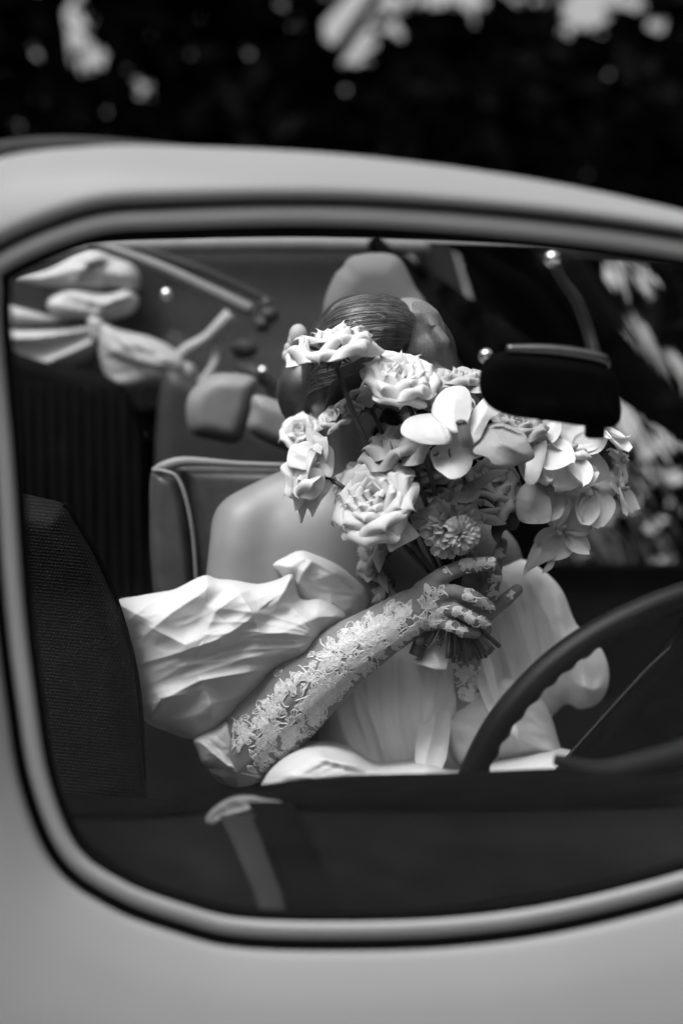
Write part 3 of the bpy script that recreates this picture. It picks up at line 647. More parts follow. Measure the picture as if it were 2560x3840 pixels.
for i in range(170):
    t = rr.uniform(0, 1); k = t*26; P = []
    for x, y in catmull([(1568-k*1.6, 1170+k*7.5), (1525-k*3.5, 1130+k*9), (1440-k*5, 1108+k*11.5), (1350-k*4.5, 1108+k*13), (1265-k*3.5, 1138+k*12.5), (1200-k*2, 1205+k*11), (1150, 1290+k*9)], 4, False):
        co, nn = cast(hbv, x+rr.uniform(-2, 2), y+rr.uniform(-2, 2))
        if co is not None and co.y < 1.56: P.append(co+(camp-co).normalized()*.0006)
    if len(P) > 8: V, F = tube(P[:rr.randint(8, len(P))], rr.uniform(.0006, .0014), 5); mb.add(V, F)
o = mb.build('hair_strands', mat('hair_strand', .045, .35, .6, noise_amt=.6, nscale=60), bride); o['kind'] = 'stuff'
mb = MB()
for x, y, r in ((1118, 1258, .014), (1098, 1278, .008), (1077, 1332, .008), (1082, 1305, .007), (1092, 1345, .007)): mb.ball(Q(x, y, 1.53), (r, r, r*1.25))
mb.build('hair_bud', PETALG, bride)
MB().ball(Q(1145, 1470, 1.56), (.045, .05, .06)).build('hair_bun', HAIR, bride)
# veil mound behind the head
inflate('veil', [(1285, 1000), (1310, 965), (1370, 950), (1440, 948), (1495, 965), (1530, 1020), (1560, 1080), (1600, 1150), (1560, 1250), (1400, 1250), (1230, 1200), (1215, 1130), (1255, 1030)], 1.72, .05, 90, VEIL, bride, 10)
vf = bpy.data.materials.new('face_shade'); vf.use_nodes = True; t_ = vf.node_tree; b_ = t_.nodes['Principled BSDF']; o_ = t_.nodes['Material Output']  # see-through dark layer added to put shade over the face
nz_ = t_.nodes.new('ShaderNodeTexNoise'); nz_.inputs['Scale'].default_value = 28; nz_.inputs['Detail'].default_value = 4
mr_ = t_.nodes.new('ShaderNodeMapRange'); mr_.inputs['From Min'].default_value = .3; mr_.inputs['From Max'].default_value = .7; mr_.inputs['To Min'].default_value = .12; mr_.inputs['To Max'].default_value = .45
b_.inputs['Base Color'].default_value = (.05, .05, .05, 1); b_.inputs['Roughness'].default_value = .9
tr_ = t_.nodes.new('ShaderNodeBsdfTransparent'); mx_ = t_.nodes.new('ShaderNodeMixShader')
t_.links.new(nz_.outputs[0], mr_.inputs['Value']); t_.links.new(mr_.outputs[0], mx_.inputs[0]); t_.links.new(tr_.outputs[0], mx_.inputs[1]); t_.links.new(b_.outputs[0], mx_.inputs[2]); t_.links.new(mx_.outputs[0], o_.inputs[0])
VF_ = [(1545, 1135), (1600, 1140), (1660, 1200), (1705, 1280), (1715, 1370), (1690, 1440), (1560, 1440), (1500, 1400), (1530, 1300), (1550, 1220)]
inflate('face_shade_sheet', VF_, 1.43, .012, 60, vf, bride, 6, folds=[([(1560, 1150), (1620, 1260), (1640, 1400)], .006, 20, 30), ([(1600, 1150), (1670, 1250), (1700, 1380)], .005, 14, 24)], flat=True)
# dress: left sleeve
SL = [(432, 2262), (520, 2236), (600, 2222), (655, 2210), (760, 2160), (812, 2172), (880, 2178), (965, 2192), (1040, 2175), (1098, 2156), (1125, 2245), (1200, 2248), (1262, 2275), (1300, 2318), (1255, 2355),
      (1205, 2395), (1185, 2450), (1145, 2490), (1040, 2520), (990, 2575), (930, 2640), (868, 2700), (800, 2745), (727, 2775), (620, 2742), (540, 2700), (522, 2600), (505, 2480), (470, 2370)]
SFB = [([(1205, 2395), (1120, 2340+k*22), (980-k*12, 2300+k*34), (800-k*20, 2280+k*52)], .0035+.001*(k % 3), 26+6*(k % 3), 22+8*(k % 2)) for k in range(6)]+[([(561, 2352), (695, 2419), (758, 2391)], .012, 60, 90), ([(490, 2500), (680, 2447), (820, 2398), (900, 2350), (960, 2300)], .016, 50, 140), ([(545, 2380), (640, 2300), (737, 2237), (820, 2167)], .013, 110, 45),
       ([(765, 2391), (807, 2296), (898, 2223), (1000, 2190), (1100, 2160)], .015, 120, 50), ([(898, 2223), (950, 2310), (975, 2384)], .012, 90, 40), ([(1210, 2391), (1060, 2372), (940, 2385), (820, 2420)], .014, 70, 70),
       ([(630, 2612), (750, 2552), (880, 2530), (1030, 2505)], .018, 80, 60), ([(800, 2720), (788, 2640), (760, 2570)], .012, 50, 60), ([(1200, 2400), (1150, 2330), (1090, 2280)], .010, 40, 60), ([(1180, 2430), (1000, 2450), (850, 2480), (650, 2500)], .010, 60, 80),
       ([(660, 2215), (560, 2260), (480, 2330)], .010, 60, 40), ([(560, 2700), (600, 2620), (700, 2600)], .012, 50, 70)]
inflate('puff_sleeve', SL, 1.385, .062, 120, CLOTH, bride, 4, folds=SFB, rid=(230, -.35, 2.6, .006, 2.2), cat=4)
inflate('sleeve_collar', [(1022, 2118), (1075, 2085), (1125, 2065), (1180, 2080), (1270, 2120), (1345, 2180), (1385, 2228), (1370, 2290), (1310, 2350), (1200, 2360), (1110, 2260), (1080, 2200), (1050, 2150)], 1.43, .045, 110, CLOTH, bride, 5,
        folds=[([(1060, 2140), (1150, 2090), (1260, 2150), (1340, 2230)], .015, 60, 60), ([(1110, 2200), (1140, 2140), (1170, 2100)], .014, 60, 30)], rid=(120, .4, 2, .005, 5))
inflate('sleeve_hem', [(727, 2772), (800, 2735), (850, 2702), (872, 2740), (880, 2800), (890, 2875), (960, 2895), (985, 2905), (970, 2925), (900, 2915), (830, 2895), (765, 2872), (740, 2820)], 1.36, .03, 50, CLOTH, bride, 4.5,
        folds=[([(760, 2790), (850, 2870), (960, 2900)], .012, 40, 25), ([(850, 2710), (870, 2790), (880, 2880)], .015, 50, 20)], rid=(70, .6, 2, .004, 8))
# right sleeve, satin colour lifted to make it look lit
inflate('puff_sleeve', [(1840, 2130), (1900, 2105), (1970, 2100), (2050, 2150), (2110, 2220), (2160, 2340), (2230, 2400), (2275, 2480), (2280, 2570), (2240, 2640), (2170, 2660), (2120, 2640), (2050, 2700), (1900, 2760), (1800, 2700), (1760, 2450), (1790, 2250)], 1.50, .05, 120, mat('ivory_satin_lit', .86, .5, .3, trans=.35, noise_amt=.04, nscale=5, bump=.2, bscale=60), bride, 7,
        folds=[*[([(1860+k*45, 2150+k*22), (1900+k*45, 2380+k*8), (1930+k*45, 2620-k*6)], .006, 16, 40) for k in range(7)], ([(1900, 2180), (1960, 2350), (2010, 2550)], .016, 60, 110), ([(1960, 2140), (2060, 2330), (2120, 2520)], .014, 70, 70), ([(2100, 2250), (2150, 2420), (2200, 2620)], .016, 60, 60), ([(1850, 2300), (1900, 2480), (1960, 2680)], .016, 50, 80), ([(2150, 2560), (2220, 2590), (2270, 2570)], .014, 50, 50)], rid=(160, 1.2, 2.4, .008, 12))
# bodice and skirt
inflate('bodice', [(1180, 2330), (1300, 2290), (1480, 2290), (1700, 2280), (1850, 2300), (1900, 2500), (1950, 2750), (1900, 3000), (1150, 3000), (1180, 2800), (1150, 2600)], 1.47, .06, 200, CLOTH2, bride, 8,
        folds=[([(1560, 2420), (1590, 2650), (1550, 2900)], .016, 90, 60), ([(1330, 2560), (1420, 2750), (1480, 2920)], .015, 60, 110), ([(1250, 2620), (1290, 2760), (1400, 2920)], .010, 60, 60), ([(1640, 2500), (1620, 2700), (1660, 2900)], .018, 60, 40), ([(1450, 2450), (1480, 2650), (1500, 2900)], .01, 60, 60)]+[([(1300+k*62, 2480+20*(k % 3)), (1340+k*50, 2680), (1420+k*36, 2920)], .005, 14, 34) for k in range(8)], rid=(200, 1.35, 3, .006, 21))
inflate('skirt', [(980, 2930), (1040, 2850), (1130, 2800), (1230, 2790), (1330, 2820), (1420, 2870), (1600, 2860), (1720, 2900), (1900, 2860), (2120, 2820), (2200, 2900), (2150, 3200), (1000, 3200), (960, 3050)], 1.36, .1, 120, CLOTH2, bride, 9,
        folds=[([(1050, 2930), (1200, 2850), (1400, 2890)], .012, 80, 80), ([(1500, 2900), (1800, 2870), (2110, 2830)], .014, 40, 60)]+[([(1010+k*30, 2960-k*4), (1180+k*40, 2840+k*14), (1380+k*40, 2880+k*10)], .005, 16, 36) for k in range(5)], rid=(160, .2, 2.5, .010, 30))
inflate('skirt_flounce', [(1680, 2700), (1850, 2560), (1950, 2560), (2050, 2650), (2100, 2800), (2120, 2850), (1950, 2850), (1750, 2880), (1680, 2820)], 1.42, .05, 100, CLOTH, bride, 8, folds=[([(1800, 2660), (1950, 2780), (2110, 2835)], .014, 50, 50), ([(1900, 2620), (1940, 2750), (1960, 2850)], .012, 40, 60)], rid=(120, .5, 2, .006, 40))
# corner of the skirt over the sill roll, its shade put into a darker cloth colour
inflate('skirt_hem', [(770, 3112), (775, 3060), (830, 3010), (900, 2985), (1000, 2990), (1070, 2995), (1078, 3030), (1065, 3045), (1000, 3050), (945, 3075), (880, 3060), (820, 3085), (785, 3115)], .985, .003, 30, mat('ivory_satin_shaded', .22, .7, .1, trans=.1), bride, 5, rid=(60, .3, 2, .002, 3), folds=[([(785, 3105), (850, 3060), (950, 3030), (1065, 3010)], .006, 20, 20)])

# ================================================================== BOUQUET
bq = thing('bouquet', 'hand-tied bouquet of pale roses, a carnation and white orchids held before the bride', 'bouquet', Q(1700, 2400, 1.34))
def petal_mesh(name, n_u, n_v, fn, m, parent, M, thick=.0005):
    V = []; F = []
    for j in range(n_v+1):
        for i in range(n_u+1): V.append(M @ Vector(fn(2*i/n_u-1, j/n_v)))
    for j in range(n_v):
        for i in range(n_u):
            a = j*(n_u+1)+i; F.append((a, a+1, a+n_u+2, a+n_u+1))
    return mk(name, V, F, m, parent)
def frame(c, axis, spin=0):
    z = axis.normalized(); x = z.orthogonal().normalized(); x = Matrix.Rotation(spin, 3, z) @ x; y = z.cross(x)
    M = Matrix((x, y, z)).transposed().to_4x4(); M.translation = c; return M
def rose(px, py, Y, Rpx, axis, openn=1.0, n=26, seed=0, m=PETAL, stem=None, lean=.35, droop=()):
    if Y < 1.33: Y += .022
    rr = random.Random(seed+100); R = Rpx*K*Y; c = Q(px, py, Y); root = child_empty('rose', bq); ax = D(*axis)
    M0 = frame(c-ax*R*.38, ax, rr.uniform(0, 6))
    for i in range(n):
        f = i/(n-1); az = i*2.39996+rr.uniform(-.2, .2)
        if i < 5: az = i*2.1
        a_end = math.radians(4+ (92*openn)*f**1.25+rr.uniform(-7, 7)); L = R*(.62+.55*f)*rr.uniform(.92, 1.08); W = R*(.22+.50*f**.7)*rr.uniform(.9, 1.1)
        curl = math.radians(30+75*f)*rr.uniform(.6, 1.2); base_r = R*(.03+.16*f); tip = R*(.05+.13*f)*rr.uniform(.7, 1.5); wav = rr.uniform(0, 6); er = R*(.03+.14*f)*rr.uniform(.6, 1.3); asym = rr.uniform(-.25, .25); cupk = rr.uniform(.75, 1.1)
        if i in droop: a_end = math.radians(150); L *= 1.25; W *= 1.1
        # centre line (r, z) by integration
        nv = 11; rs = [base_r]; zs = [0]; th = [0]
        for k in range(1, nv+1):
            v = k/nv; t = a_end*(.15+.85*min(1, v*1.25)**1.2)*1.0; t = math.radians(38)*math.sin(math.pi*min(1, v*1.6))*f*.8*(1-f*.2)+t; t += curl*max(0, (v-.72)/.28)**1.6
            rs.append(rs[-1]+math.sin(t)*L/nv); zs.append(zs[-1]+math.cos(t)*L/nv); th.append(t)
        def fn(u, v, az=az, W=W, L=L, rs=rs, zs=zs, th=th, f=f, tip=tip, wav=wav, er=er, asym=asym, cupk=cupk):
            k = v*nv; k0 = min(int(k), nv-1); q = k-k0; r = rs[k0]*(1-q)+rs[k0+1]*q; z = zs[k0]*(1-q)+zs[k0+1]*q; t = th[k0]*(1-q)+th[k0+1]*q
            ww = W*(.12+.88*min(1, v/.45)**.7)*(1 if v < .66 else max(.03, 1-((v-.66)/.34)**1.35))
            x = u*ww; rc = max(r, R*.10)+R*.12*(1-f)
            # cup around the axis
            ph = x/(rc*(1.0+1.3*f))*cupk; ph = max(-2.2, min(2.2, ph)); rad = r
            xo = math.sin(ph)*(rc*(1.0+1.3*f)/cupk); ro = rad-(1-math.cos(ph))*(rc*(1.0+1.3*f))*.8
            e = max(0, abs(u+asym*v)-.45)/.55; e = e**1.3*min(1, v*1.6); ro += math.cos(t)*e*er*1.7+math.sin(t)*e*er*.2; z2 = z-math.sin(t)*e*er*1.5
            tp = tip*math.exp(-((u)/.16)**2)*v**6; ro += math.sin(t)*tp; z2 += math.cos(t)*tp
            wv_ = R*.008*math.sin(u*5+wav+v*3)*v; ro += wv_
            z2 -= (abs(u)**2)*v*R*.06
            return (math.cos(az)*ro-math.sin(az)*xo, math.sin(az)*ro+math.cos(az)*xo, z2)
        petal_mesh('petal', 12, 14, fn, m, root, M0)
    # calyx
    base = c-ax*R*.38
    mb = MB(); mb.ball(base-ax*R*.05, (R*.15, R*.15, R*.15))
    for k in range(5):
        a = k*1.2566; d = (M0.to_3x3() @ Vector((math.cos(a), math.sin(a), 0))); V, F = tube([base+d*R*.08, base+d*R*.28+ax*R*.02, base+d*R*.42-ax*R*.14], [R*.05, R*.045, R*.005], 5); mb.add(V, F)
    mb.build('calyx', STEM, root)
    if stem:
        P = [base]+[Q(*s) for s in stem]; V, F = smooth_tube(P, [.0034]*len(P), 6, 8); mk('stem', V, F, STEM, bq)
    return root
def sheet(name, P, Y, m, parent, bend=0, ax=(0, 0, 1, 0), folds=(), res=6, thick=.0006, R=25, rid=None, tl=.9):
    x0, y0, dx, dy = ax; my = sum(p[1] for p in P)/len(P); L = math.hypot(dx, dy) or 1
    if parent.name.startswith('orchid.') and (parent.get('grow')): P = [(1742+(x-1742)*1.1, 1645+(y-1645)*1.08) for x, y in P]
    if rid is None: rid = (70, .5, 1.5, .0012, sum(P[0]))
    return inflate(name, P, Y, thick, R, m, parent, res, folds=folds, rid=rid, base=lambda X, Yy: bend*(((X-x0)*dx+(Yy-y0)*dy)/L/100)**2+tl*(my-Yy)*K*1.3, flat=True)
H = (1690, 2230, 1.345)
rose(1238, 1288, 1.30, 170, (-.22, .93, .30), 1.0, 26, 1, stem=[(1330, 1560, 1.31), (1420, 1760, 1.33), (1560, 2050, 1.345), H])
rose(1497, 1412, 1.29, 150, (.08, .70, .70), .86, 32, 2, stem=[(1560, 1590, 1.30), (1640, 1900, 1.33), H])
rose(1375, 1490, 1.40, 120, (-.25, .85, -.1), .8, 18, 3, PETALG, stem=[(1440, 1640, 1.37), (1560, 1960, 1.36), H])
rose(1735, 1420, 1.38, 125, (.0, .93, .25), .9, 20, 4, PETALG)
rose(1640, 1490, 1.36, 165, (.15, .90, .15), .98, 20, 5)
rose(1160, 1770, 1.33, 150, (-.80, .34, .2), .55, 16, 6, stem=[(1290, 1830, 1.31), (1450, 1980, 1.33), H])
rose(1400, 1860, 1.27, 178, (-.42, .42, .80), .88, 32, 7, stem=[(1560, 2060, 1.31), H])
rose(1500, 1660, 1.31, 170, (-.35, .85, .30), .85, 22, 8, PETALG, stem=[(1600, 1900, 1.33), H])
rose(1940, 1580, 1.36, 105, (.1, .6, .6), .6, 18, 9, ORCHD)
rose(1250, 1560, 1.42, 75, (-.5, .4, .5), .7, 12, 10)
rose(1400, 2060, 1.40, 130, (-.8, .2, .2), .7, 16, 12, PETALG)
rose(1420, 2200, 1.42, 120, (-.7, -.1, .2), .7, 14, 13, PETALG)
rose(1820, 1880, 1.36, 130, (.1, .5, .5), .6, 16, 14, ORCHD)
rose(1310, 1780, 1.42, 90, (-.6, .5, .2), .8, 12, 15, PETALG)
rose(1640, 1820, 1.38, 110, (-.1, .7, .3), .7, 14, 16, PETALG)
rose(1600, 1760, 1.37, 110, (-.1, .7, .5), .8, 16, 22, PETALG)
rose(1850, 1800, 1.38, 120, (.2, .5, .6), .8, 16, 23, ORCHD)
rose(1800, 1470, 1.39, 95, (.3, .8, .3), .8, 14, 24, PETALG)
BD = child_empty('rose', bq)
for P, Y_, tl_ in (([(1149, 1603), (1215, 1638), (1228, 1662), (1250, 1690), (1252, 1750), (1235, 1790), (1175, 1750), (1156, 1690)], 1.300, .5), ([(1086, 1678), (1120, 1662), (1155, 1655), (1189, 1690), (1184, 1730), (1150, 1760), (1115, 1757), (1076, 1741)], 1.285, .7),
               ([(1112, 1742), (1140, 1752), (1169, 1749), (1213, 1770), (1218, 1808), (1205, 1845), (1175, 1872), (1140, 1870), (1104, 1857), (1099, 1808)], 1.275, .2), ([(1215, 1800), (1244, 1814), (1227, 1850), (1207, 1873), (1185, 1915), (1170, 1940), (1161, 1917), (1130, 1865)], 1.290, .1),
               ([(1050, 1754), (1082, 1730), (1112, 1745), (1107, 1808), (1084, 1868), (1066, 1846), (1072, 1808)], 1.283, .4), ([(1088, 1850), (1137, 1860), (1155, 1884), (1142, 1933), (1131, 1962), (1122, 1955), (1118, 1917), (1101, 1879)], 1.295, 0)):
    cx_ = sum(p[0] for p in P)/len(P); sheet('petal', P, Y_+.02, PETAL, BD, .016, (cx_, 0, 1, 0), [([P[0], P[len(P)//2]], .003, 30, 30)], 4, tl=tl_)
# loose blossom near the neck
rose(1120, 1610, 1.48, 85, (-.3, .5, .7), .9, 14, 17)
# carnation
def carnation(px, py, Y, Rpx, axis, seed, n=34, m=CARN):
    rr = random.Random(seed); R = Rpx*K*Y; c = Q(px, py, Y); ax = D(*axis); M0 = frame(c-ax*R*.5, ax); root = child_empty('carnation', bq)
    for i in range(n):
        f = ((i+.5)/n); az = i*2.39996; a = math.radians(5+95*f**.9)+rr.uniform(-.1, .1); L = R*rr.uniform(.85, 1.1)*(.75+.3*f); W = R*rr.uniform(.35, .48); ph = rr.uniform(0, 6); fr = rr.uniform(7, 11)
        def fn(u, v, a=a, L=L, W=W, ph=ph, fr=fr, az=az):
            s = L*v*(1-.12*abs(u)**2)+R*.025*math.sin(u*23+ph)*v**6; ww = W*(.1+.9*v**1.3)
            t = a*(.3+.7*v); r = math.sin(t)*s; z = math.cos(t)*s; k = R*.085*math.sin(u*fr+ph)*v**2.2
            r += math.cos(t)*k; z -= math.sin(t)*k; x = u*ww
            return (math.cos(az)*r-math.sin(az)*x, math.sin(az)*r+math.cos(az)*x, z)
        petal_mesh('petal', 20, 8, fn, m, root, M0)
    V, F = smooth_tube([c-ax*R*.5, Q(1690, 2100, 1.34), Q(*H)], .003, 5, 6); mk('stem', V, F, STEM, bq)
carnation(1690, 1950, 1.30, 135, (0, .25, .95), 3)
carnation(1730, 2000, 1.27, 75, (0, .1, .99), 5, 18)
# orchids
def orchid(px, py, Y, Rpx, axis, spin, seed, m=ORCH, lip=True):
    rr = random.Random(seed); R = Rpx*K*Y; c = Q(px, py, Y); M0 = frame(c, D(*axis), spin); root = child_empty('orchid', bq)
    for i, (az, L, W) in enumerate([(90, 1, .34), (215, .95, .33), (325, .95, .33), (10, 1.0, .55), (170, 1.0, .55)]):
        az = math.radians(az+rr.uniform(-8, 8)); b = rr.uniform(-.3, .45); tw = rr.uniform(-.3, .3)
        def fn(u, v, az=az, L=L, W=W, b=b, tw=tw):
            s = R*L*(.08+v*.92); ww = R*W*(math.sin(math.pi*min(1, v*.93+.04))**.6)*(1-.25*v**3)+R*.015
            x = u*ww; z = R*(b*v*v*.7-.12*u*u*(1 if b < 0 else -1)+tw*u*v*.5+.03*math.sin(u*6+v*4))
            return (math.cos(az)*s-math.sin(az)*x, math.sin(az)*s+math.cos(az)*x, z)
        petal_mesh('petal' if i > 2 else 'sepal', 8, 10, fn, m, root, M0)
    mb = MB(); 
    for s_ in (-1, 1):
        V, F = tube([M0 @ Vector((0, -.02*R, .02*R)), M0 @ Vector((s_*.14*R, -.12*R, .16*R)), M0 @ Vector((s_*.10*R, -.26*R, .22*R))], [R*.05, R*.10, R*.03], 8); mb.add(V, F)
    V, F = tube([M0 @ Vector((0, 0, 0)), M0 @ Vector((0, -.22*R, .12*R)), M0 @ Vector((0, -.44*R, .20*R))], [R*.05, R*.13, R*.02], 8); mb.add(V, F)
    mb.build('lip', ORCH, root)
    V, F = tube([M0 @ Vector((0, .02*R, .02*R)), M0 @ Vector((0, .07*R, .18*R)), M0 @ Vector((0, .02*R, .30*R))], [R*.05, R*.075, R*.05], 8); mk('column', V, F, ORCHD, root)
for a in [(2140, 1700, 1.37, 165, (.3, .5, .7), .4, 1), (2010, 1690, 1.36, 150, (-.1, .5, .8), 1.5, 2), (2250, 1610, 1.40, 135, (.5, .6, .4), 2.2, 3), (2210, 1830, 1.38, 155, (.3, .0, .9), .9, 4),
          (2320, 1830, 1.41, 125, (.8, .1, .5), 2.9, 5), (2090, 1820, 1.37, 165, (-.2, .1, .95), 3.3, 6), (2110, 1990, 1.38, 120, (.1, -.2, .95), .2, 8), (2330, 1720, 1.42, 95, (.8, .4, .3), 4, 9),
          (2160, 1920, 1.40, 130, (.5, -.3, .8), 1.2, 10)]:
    orchid(*a)
# drooping lowest orchid
OR = child_empty('orchid', bq)
sheet('petal', [(1985, 2140), (1958, 2160), (1990, 2060), (2020, 2020), (2060, 2030), (2080, 2070), (2070, 2095), (2020, 2120)], 1.37, ORCH, OR, .01, (2020, 2080, 1, .4), [([(1975, 2140), (2020, 2080), (2040, 2030)], .005, 30, 30)])
sheet('petal', [(2050, 2030), (2075, 2040), (2085, 2080), (2070, 2130), (2030, 2150), (2055, 2105), (2060, 2070)], 1.385, ORCH, OR, .01, (2050, 2080, 1, 0))
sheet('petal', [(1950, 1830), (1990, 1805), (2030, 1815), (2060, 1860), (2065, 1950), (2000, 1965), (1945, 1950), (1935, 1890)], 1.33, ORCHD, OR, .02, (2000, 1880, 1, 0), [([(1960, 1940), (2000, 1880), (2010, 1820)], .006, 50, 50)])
sheet('petal', [(1980, 1690), (2015, 1665), (2050, 1655), (2040, 1730), (2010, 1810), (1970, 1810), (1970, 1750)], 1.325, mat('orchid_petal_grey', .5, .5, .3, trans=.3), OR, .02, (2000, 1740, 1, .2))
# the big front orchid, petal by petal
BO = child_empty('orchid', bq); BO['grow'] = 1
sheet('petal', [(1630, 1560), (1640, 1510), (1670, 1475), (1715, 1460), (1750, 1470), (1765, 1510), (1762, 1560), (1740, 1610), (1705, 1625), (1675, 1600)], 1.272, ORCH, BO, .012, (1700, 1550, 1, 0), [([(1700, 1620), (1700, 1550), (1705, 1480)], .004, 50, 50)], 5, .0006)
sheet('petal', [(1525, 1625), (1540, 1580), (1590, 1560), (1650, 1560), (1680, 1590), (1700, 1640), (1690, 1662), (1640, 1665), (1580, 1658)], 1.255, ORCH, BO, .014, (1610, 1610, .2, 1), [([(1645, 1560), (1680, 1620), (1692, 1660)], .008, 30, 60)], 5, .0006)
sheet('petal', [(1625, 1700), (1640, 1672), (1690, 1665), (1740, 1672), (1768, 1690), (1765, 1740), (1735, 1775), (1695, 1785), (1668, 1768), (1640, 1745)], 1.262, ORCH, BO, .012, (1700, 1720, 1, .2), (), 5, .0006)
sheet('petal', [(1660, 1600), (1720, 1575), (1800, 1590), (1840, 1640), (1810, 1700), (1740, 1720), (1690, 1690)], 1.29, ORCH, BO, .01, (1740, 1640, 1, 0))
sheet('petal', [(1765, 1560), (1800, 1510), (1830, 1500), (1875, 1540), (1830, 1575), (1810, 1610), (1790, 1650), (1755, 1660), (1755, 1610)], 1.285, ORCH, BO, .02, (1800, 1580, 1, .6), [([(1765, 1640), (1800, 1580), (1830, 1520)], .006, 30, 50)], 5, .0006)
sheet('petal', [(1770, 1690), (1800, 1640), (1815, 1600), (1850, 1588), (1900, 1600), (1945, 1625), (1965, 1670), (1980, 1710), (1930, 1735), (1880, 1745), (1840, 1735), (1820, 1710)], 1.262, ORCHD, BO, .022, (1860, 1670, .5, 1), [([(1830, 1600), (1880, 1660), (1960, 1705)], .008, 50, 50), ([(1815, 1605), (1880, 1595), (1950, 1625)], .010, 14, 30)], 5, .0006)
V, F = smooth_tube([Q(1730, 1588, 1.232), Q(1737, 1610, 1.232), Q(1745, 1640, 1.234), Q(1752, 1665, 1.24)], [.0068, .0074, .0082, .0085], 5, 12); mk('column', V, F, mat('orchid_column', .2, .4, .4), BO)
MB().ball(Q(1729, 1585, 1.230), (.0072, .0055, .0042)).build('anther_cap', STEM, BO)
V, F = smooth_tube([Q(1683, 1683, 1.252), Q(1684, 1700, 1.251), Q(1688, 1716, 1.252)], [.0012, .0017, .001], 4, 6); mk('speck', V, F, STEM, BO)
# leaves and filler
sheet('leaf', [(1730, 1830), (1790, 1790), (1850, 1770), (1905, 1762), (1850, 1800), (1790, 1840), (1745, 1850)], 1.30, mat('pale_leaf', .2, .5, .3, trans=.2), bq, .02, (1800, 1800, 1, -.3), (), 5)
sheet('leaf', [(1700, 1850), (1760, 1830), (1800, 1840), (1790, 1870), (1750, 1885), (1710, 1880)], 1.31, mat('pale_leaf2', .4, .5, .3, trans=.2), bq, .02, (1750, 1850, 1, 0), (), 5)
sheet('leaf', [(1840, 1990), (1880, 1880), (1950, 1815), (1962, 1900), (1935, 1985), (1890, 1990), (1870, 2040)], 1.36, LEAF, bq, .02, (1900, 1920, 1, .5))
sheet('petal', [(1430, 1960), (1500, 1935), (1560, 1990), (1570, 2010), (1540, 2030), (1490, 2055), (1460, 2070), (1445, 2020)], 1.285, PETAL, bq, .02, (1500, 2000, 1, .3), [([(1455, 2060), (1490, 2000), (1500, 1945)], .005, 50, 50)], 5)
# stems: above and below the grip
rr = random.Random(9)
for i in range(16):
    a = rr.uniform(-1, 1); top = (1640+a*150+rr.uniform(-30, 30), 1960+rr.uniform(-60, 80), 1.37+rr.uniform(-.02, .03)); mid = (1690+a*30, 2230, 1.345+rr.uniform(-.012, .012))
    V, F = smooth_tube([Q(*top), Q((top[0]+mid[0])/2+rr.uniform(-15, 15), 2100, 1.36), Q(*mid)], .0028, 5, 6); mk('stem', V, F, STEM, bq)
cuts = [(1600, 2420), (1645, 2425), (1680, 2470), (1700, 2485), (1722, 2480), (1742, 2486), (1762, 2480), (1775, 2470), (1792, 2478), (1805, 2470), (1822, 2465), (1838, 2452), (1848, 2440), (1872, 2425), (1640, 2400), (1710, 2460), (1754, 2472), (1815, 2450), (1690, 2440)]
for i, (x, y) in enumerate(cuts):
    a = (x-1730)/130; p0 = Q(1700+a*22, 2290, 1.335); p1 = Q(x, y, 1.315+rr.uniform(-.008, .015)); r = rr.uniform(.0026, .0042)
    pm = (p0+p1)/2; V, F = smooth_tube([p0, pm, p1], [r*.9, r, r], 3, 8); o = mk('stem', V, F, STEM, bq)
    d = (p1-p0).normalized(); V, F = tube([p1, p1+d*.0006], r*.93, 8); mk('stem_end', V, F, CUT, o)
# thick cut stem on the left
V, F = smooth_tube([Q(1610, 2320, 1.33), Q(1585, 2390, 1.322), Q(1558, 2460, 1.315)], [.011, .011, .0105], 5, 12); mk('stem', V, F, STEM, bq)
V, F = tube([Q(1572, 2405, 1.308), Q(1574, 2405, 1.3055)], .0065, 10); mk('stem_scar', V, F, mat('scar', .12, .8, .2), bq)
# ribbon
RB = child_empty('ribbon', bq)
sheet('ribbon_knot', [(1550, 2480), (1600, 2440), (1640, 2400), (1670, 2390), (1680, 2430), (1675, 2500), (1655, 2515), (1600, 2500)], 1.325, CLOTH, RB, .01, (1620, 2450, 1, .3), [([(1640, 2400), (1625, 2450), (1655, 2510)], .008, 30, 30)], 5)
sheet('ribbon_tail', [(1610, 2490), (1670, 2480), (1680, 2600), (1690, 2700), (1660, 2880), (1560, 2880), (1570, 2700), (1600, 2600)], 1.405, CLOTH2, RB, .01, (1620, 2700, 1, .1), [([(1640, 2500), (1630, 2700), (1590, 2870)], .012, 50, 40)], 7)
sheet('ribbon_tail', [(1770, 2480), (1830, 2450), (1870, 2600), (1900, 2720), (1850, 2700), (1800, 2600)], 1.38, CLOTH2, RB, .01, (1830, 2600, 1, 0), [([(1800, 2470), (1840, 2600), (1880, 2710)], .01, 30, 30)], 6)
# ================================================================== insect on the petal
ins = thing('insect', 'tiny black fly sitting on the lower petal of the front orchid', 'insect', Q(1640, 1705, 1.255))
mb = MB(); mb.ball(Q(1633, 1704, 1.2495), (.0032, .0022, .0028)); mb.ball(Q(1640, 1700, 1.2495), (.0022, .0018, .0022)); mb.ball(Q(1627, 1707, 1.2495), (.0018, .0016, .0018)); mb.build('body', BUG, ins)
for dx, dy in ((-12, 14), (-2, 18), (8, 16), (12, -12), (2, -14), (-10, -10)):
    V, F = smooth_tube([Q(1633, 1704, 1.2495), Q(1633+dx*.7, 1704+dy*.6, 1.248), Q(1633+dx, 1704+dy, 1.2515)], .00035, 3, 5); mk('leg', V, F, BUG, ins)
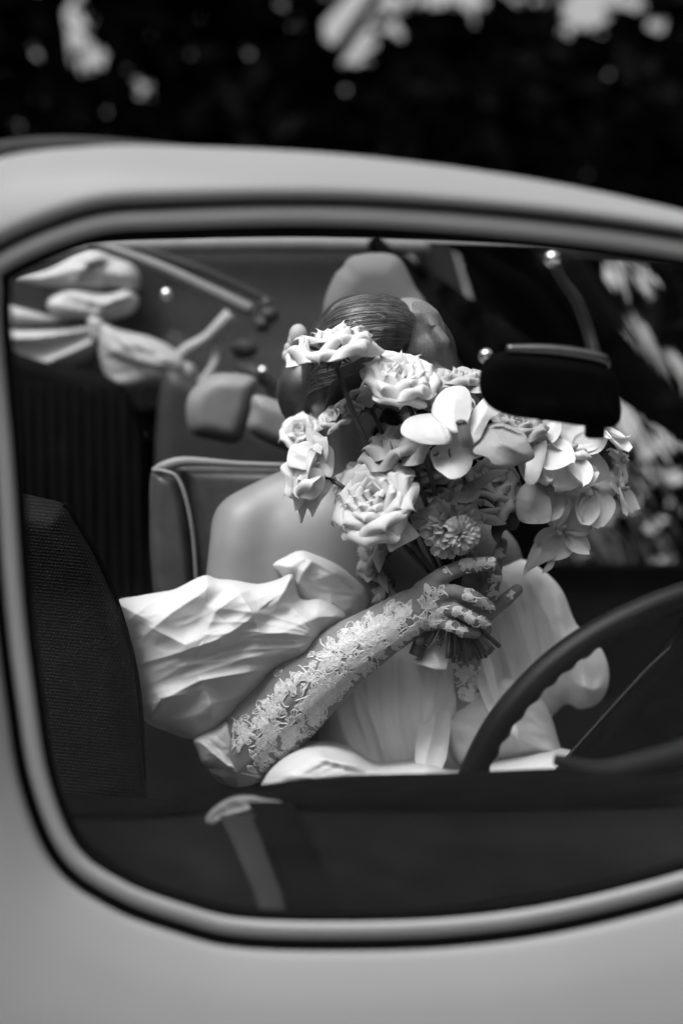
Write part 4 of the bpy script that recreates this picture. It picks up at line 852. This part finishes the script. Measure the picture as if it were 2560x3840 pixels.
# ================================================================== leaf shapes added beyond the windscreen for streaks reflected in the glass
sh = thing('reflection_streaks', 'narrow bright leaf shapes on the right, standing for foliage streaks reflected in the glass', 'tree', (1.9, 2.9, 0))
rr = random.Random(21); V = []; F = []
def nleaf(px, py, Y, L, W, ang):
    c = Q(px, py, Y); k = K*Y; d = Vector((math.cos(ang), rr.uniform(-.3, .3), -math.sin(ang))).normalized(); n = Vector((rr.uniform(-.4, .4), -1, rr.uniform(.6, 1.3))).normalized(); b = n.cross(d).normalized()
    o = len(V); L *= k*1.75; W *= k*.62
    V.extend([c-d*L/2, c-d*L*.1+b*W/2, c+d*L/2, c-d*L*.1-b*W/2, c-d*L*.1+n*W*.15]); F.extend([(o, o+1, o+4), (o+1, o+2, o+4), (o+2, o+3, o+4), (o+3, o, o+4)])
def cluster(cx, cy, sx, sy, n, L, W, tilt=0):
    n = int(n*1.9)+1
    for _ in range(n):
        a = rr.gauss(0, 1); b = rr.gauss(0, 1); x = cx+a*sx+b*tilt; y = cy+b*sy
        nleaf(x, y, 2.65+rr.uniform(-.1, .2), L*rr.uniform(.6, 1.3), W*rr.uniform(.6, 1.3), rr.gauss(1.05, .12))
cluster(2300, 1020, 18, 35, 4, 90, 34, 15); cluster(2400, 1050, 30, 40, 4, 60, 24, 15); cluster(2020, 1030, 20, 25, 2, 60, 20); cluster(2120, 1250, 10, 15, 2, 50, 22); cluster(2460, 1330, 40, 60, 14, 90, 34, 40); cluster(2370, 1380, 35, 50, 6, 80, 26, 20)
cluster(2480, 1500, 50, 60, 10, 90, 30, 30); cluster(2340, 1540, 25, 45, 8, 90, 28, 25); cluster(2400, 1640, 40, 60, 8, 90, 24, 40); cluster(2530, 1640, 30, 60, 6, 90, 24, 30); cluster(2440, 1780, 30, 40, 2, 70, 18, 20)
cluster(2000, 1170, 30, 20, 2, 50, 16); cluster(2400, 950, 40, 20, 4, 50, 20); cluster(2060, 1265, 15, 10, 2, 40, 16)
STREAK_DIM = mat('dim_streak', .1, .6, .2, trans=.2, noise_amt=.3)  # darker colour for the greyer reflected streaks
mk('bright_streak_leaves', V, F, STREAK, sh, False); V = []; F = []
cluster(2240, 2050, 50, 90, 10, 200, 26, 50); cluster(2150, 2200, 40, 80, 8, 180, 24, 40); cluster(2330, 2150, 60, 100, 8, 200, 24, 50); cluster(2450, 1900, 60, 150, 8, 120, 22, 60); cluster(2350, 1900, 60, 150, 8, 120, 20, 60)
mk('dim_streak_leaves', V, F, STREAK_DIM, sh, False)
mb = MB()
V2, F2 = smooth_tube([(1.9, 2.9, 0), (1.8, 2.9, .8), (1.5, 2.85, 1.5), (1.2, 2.8, 2.1), (1.1, 2.8, 2.6)], [.05, .04, .03, .02, .01], 5); mb.add(V2, F2)
mb.build('trunk', BARK, sh)
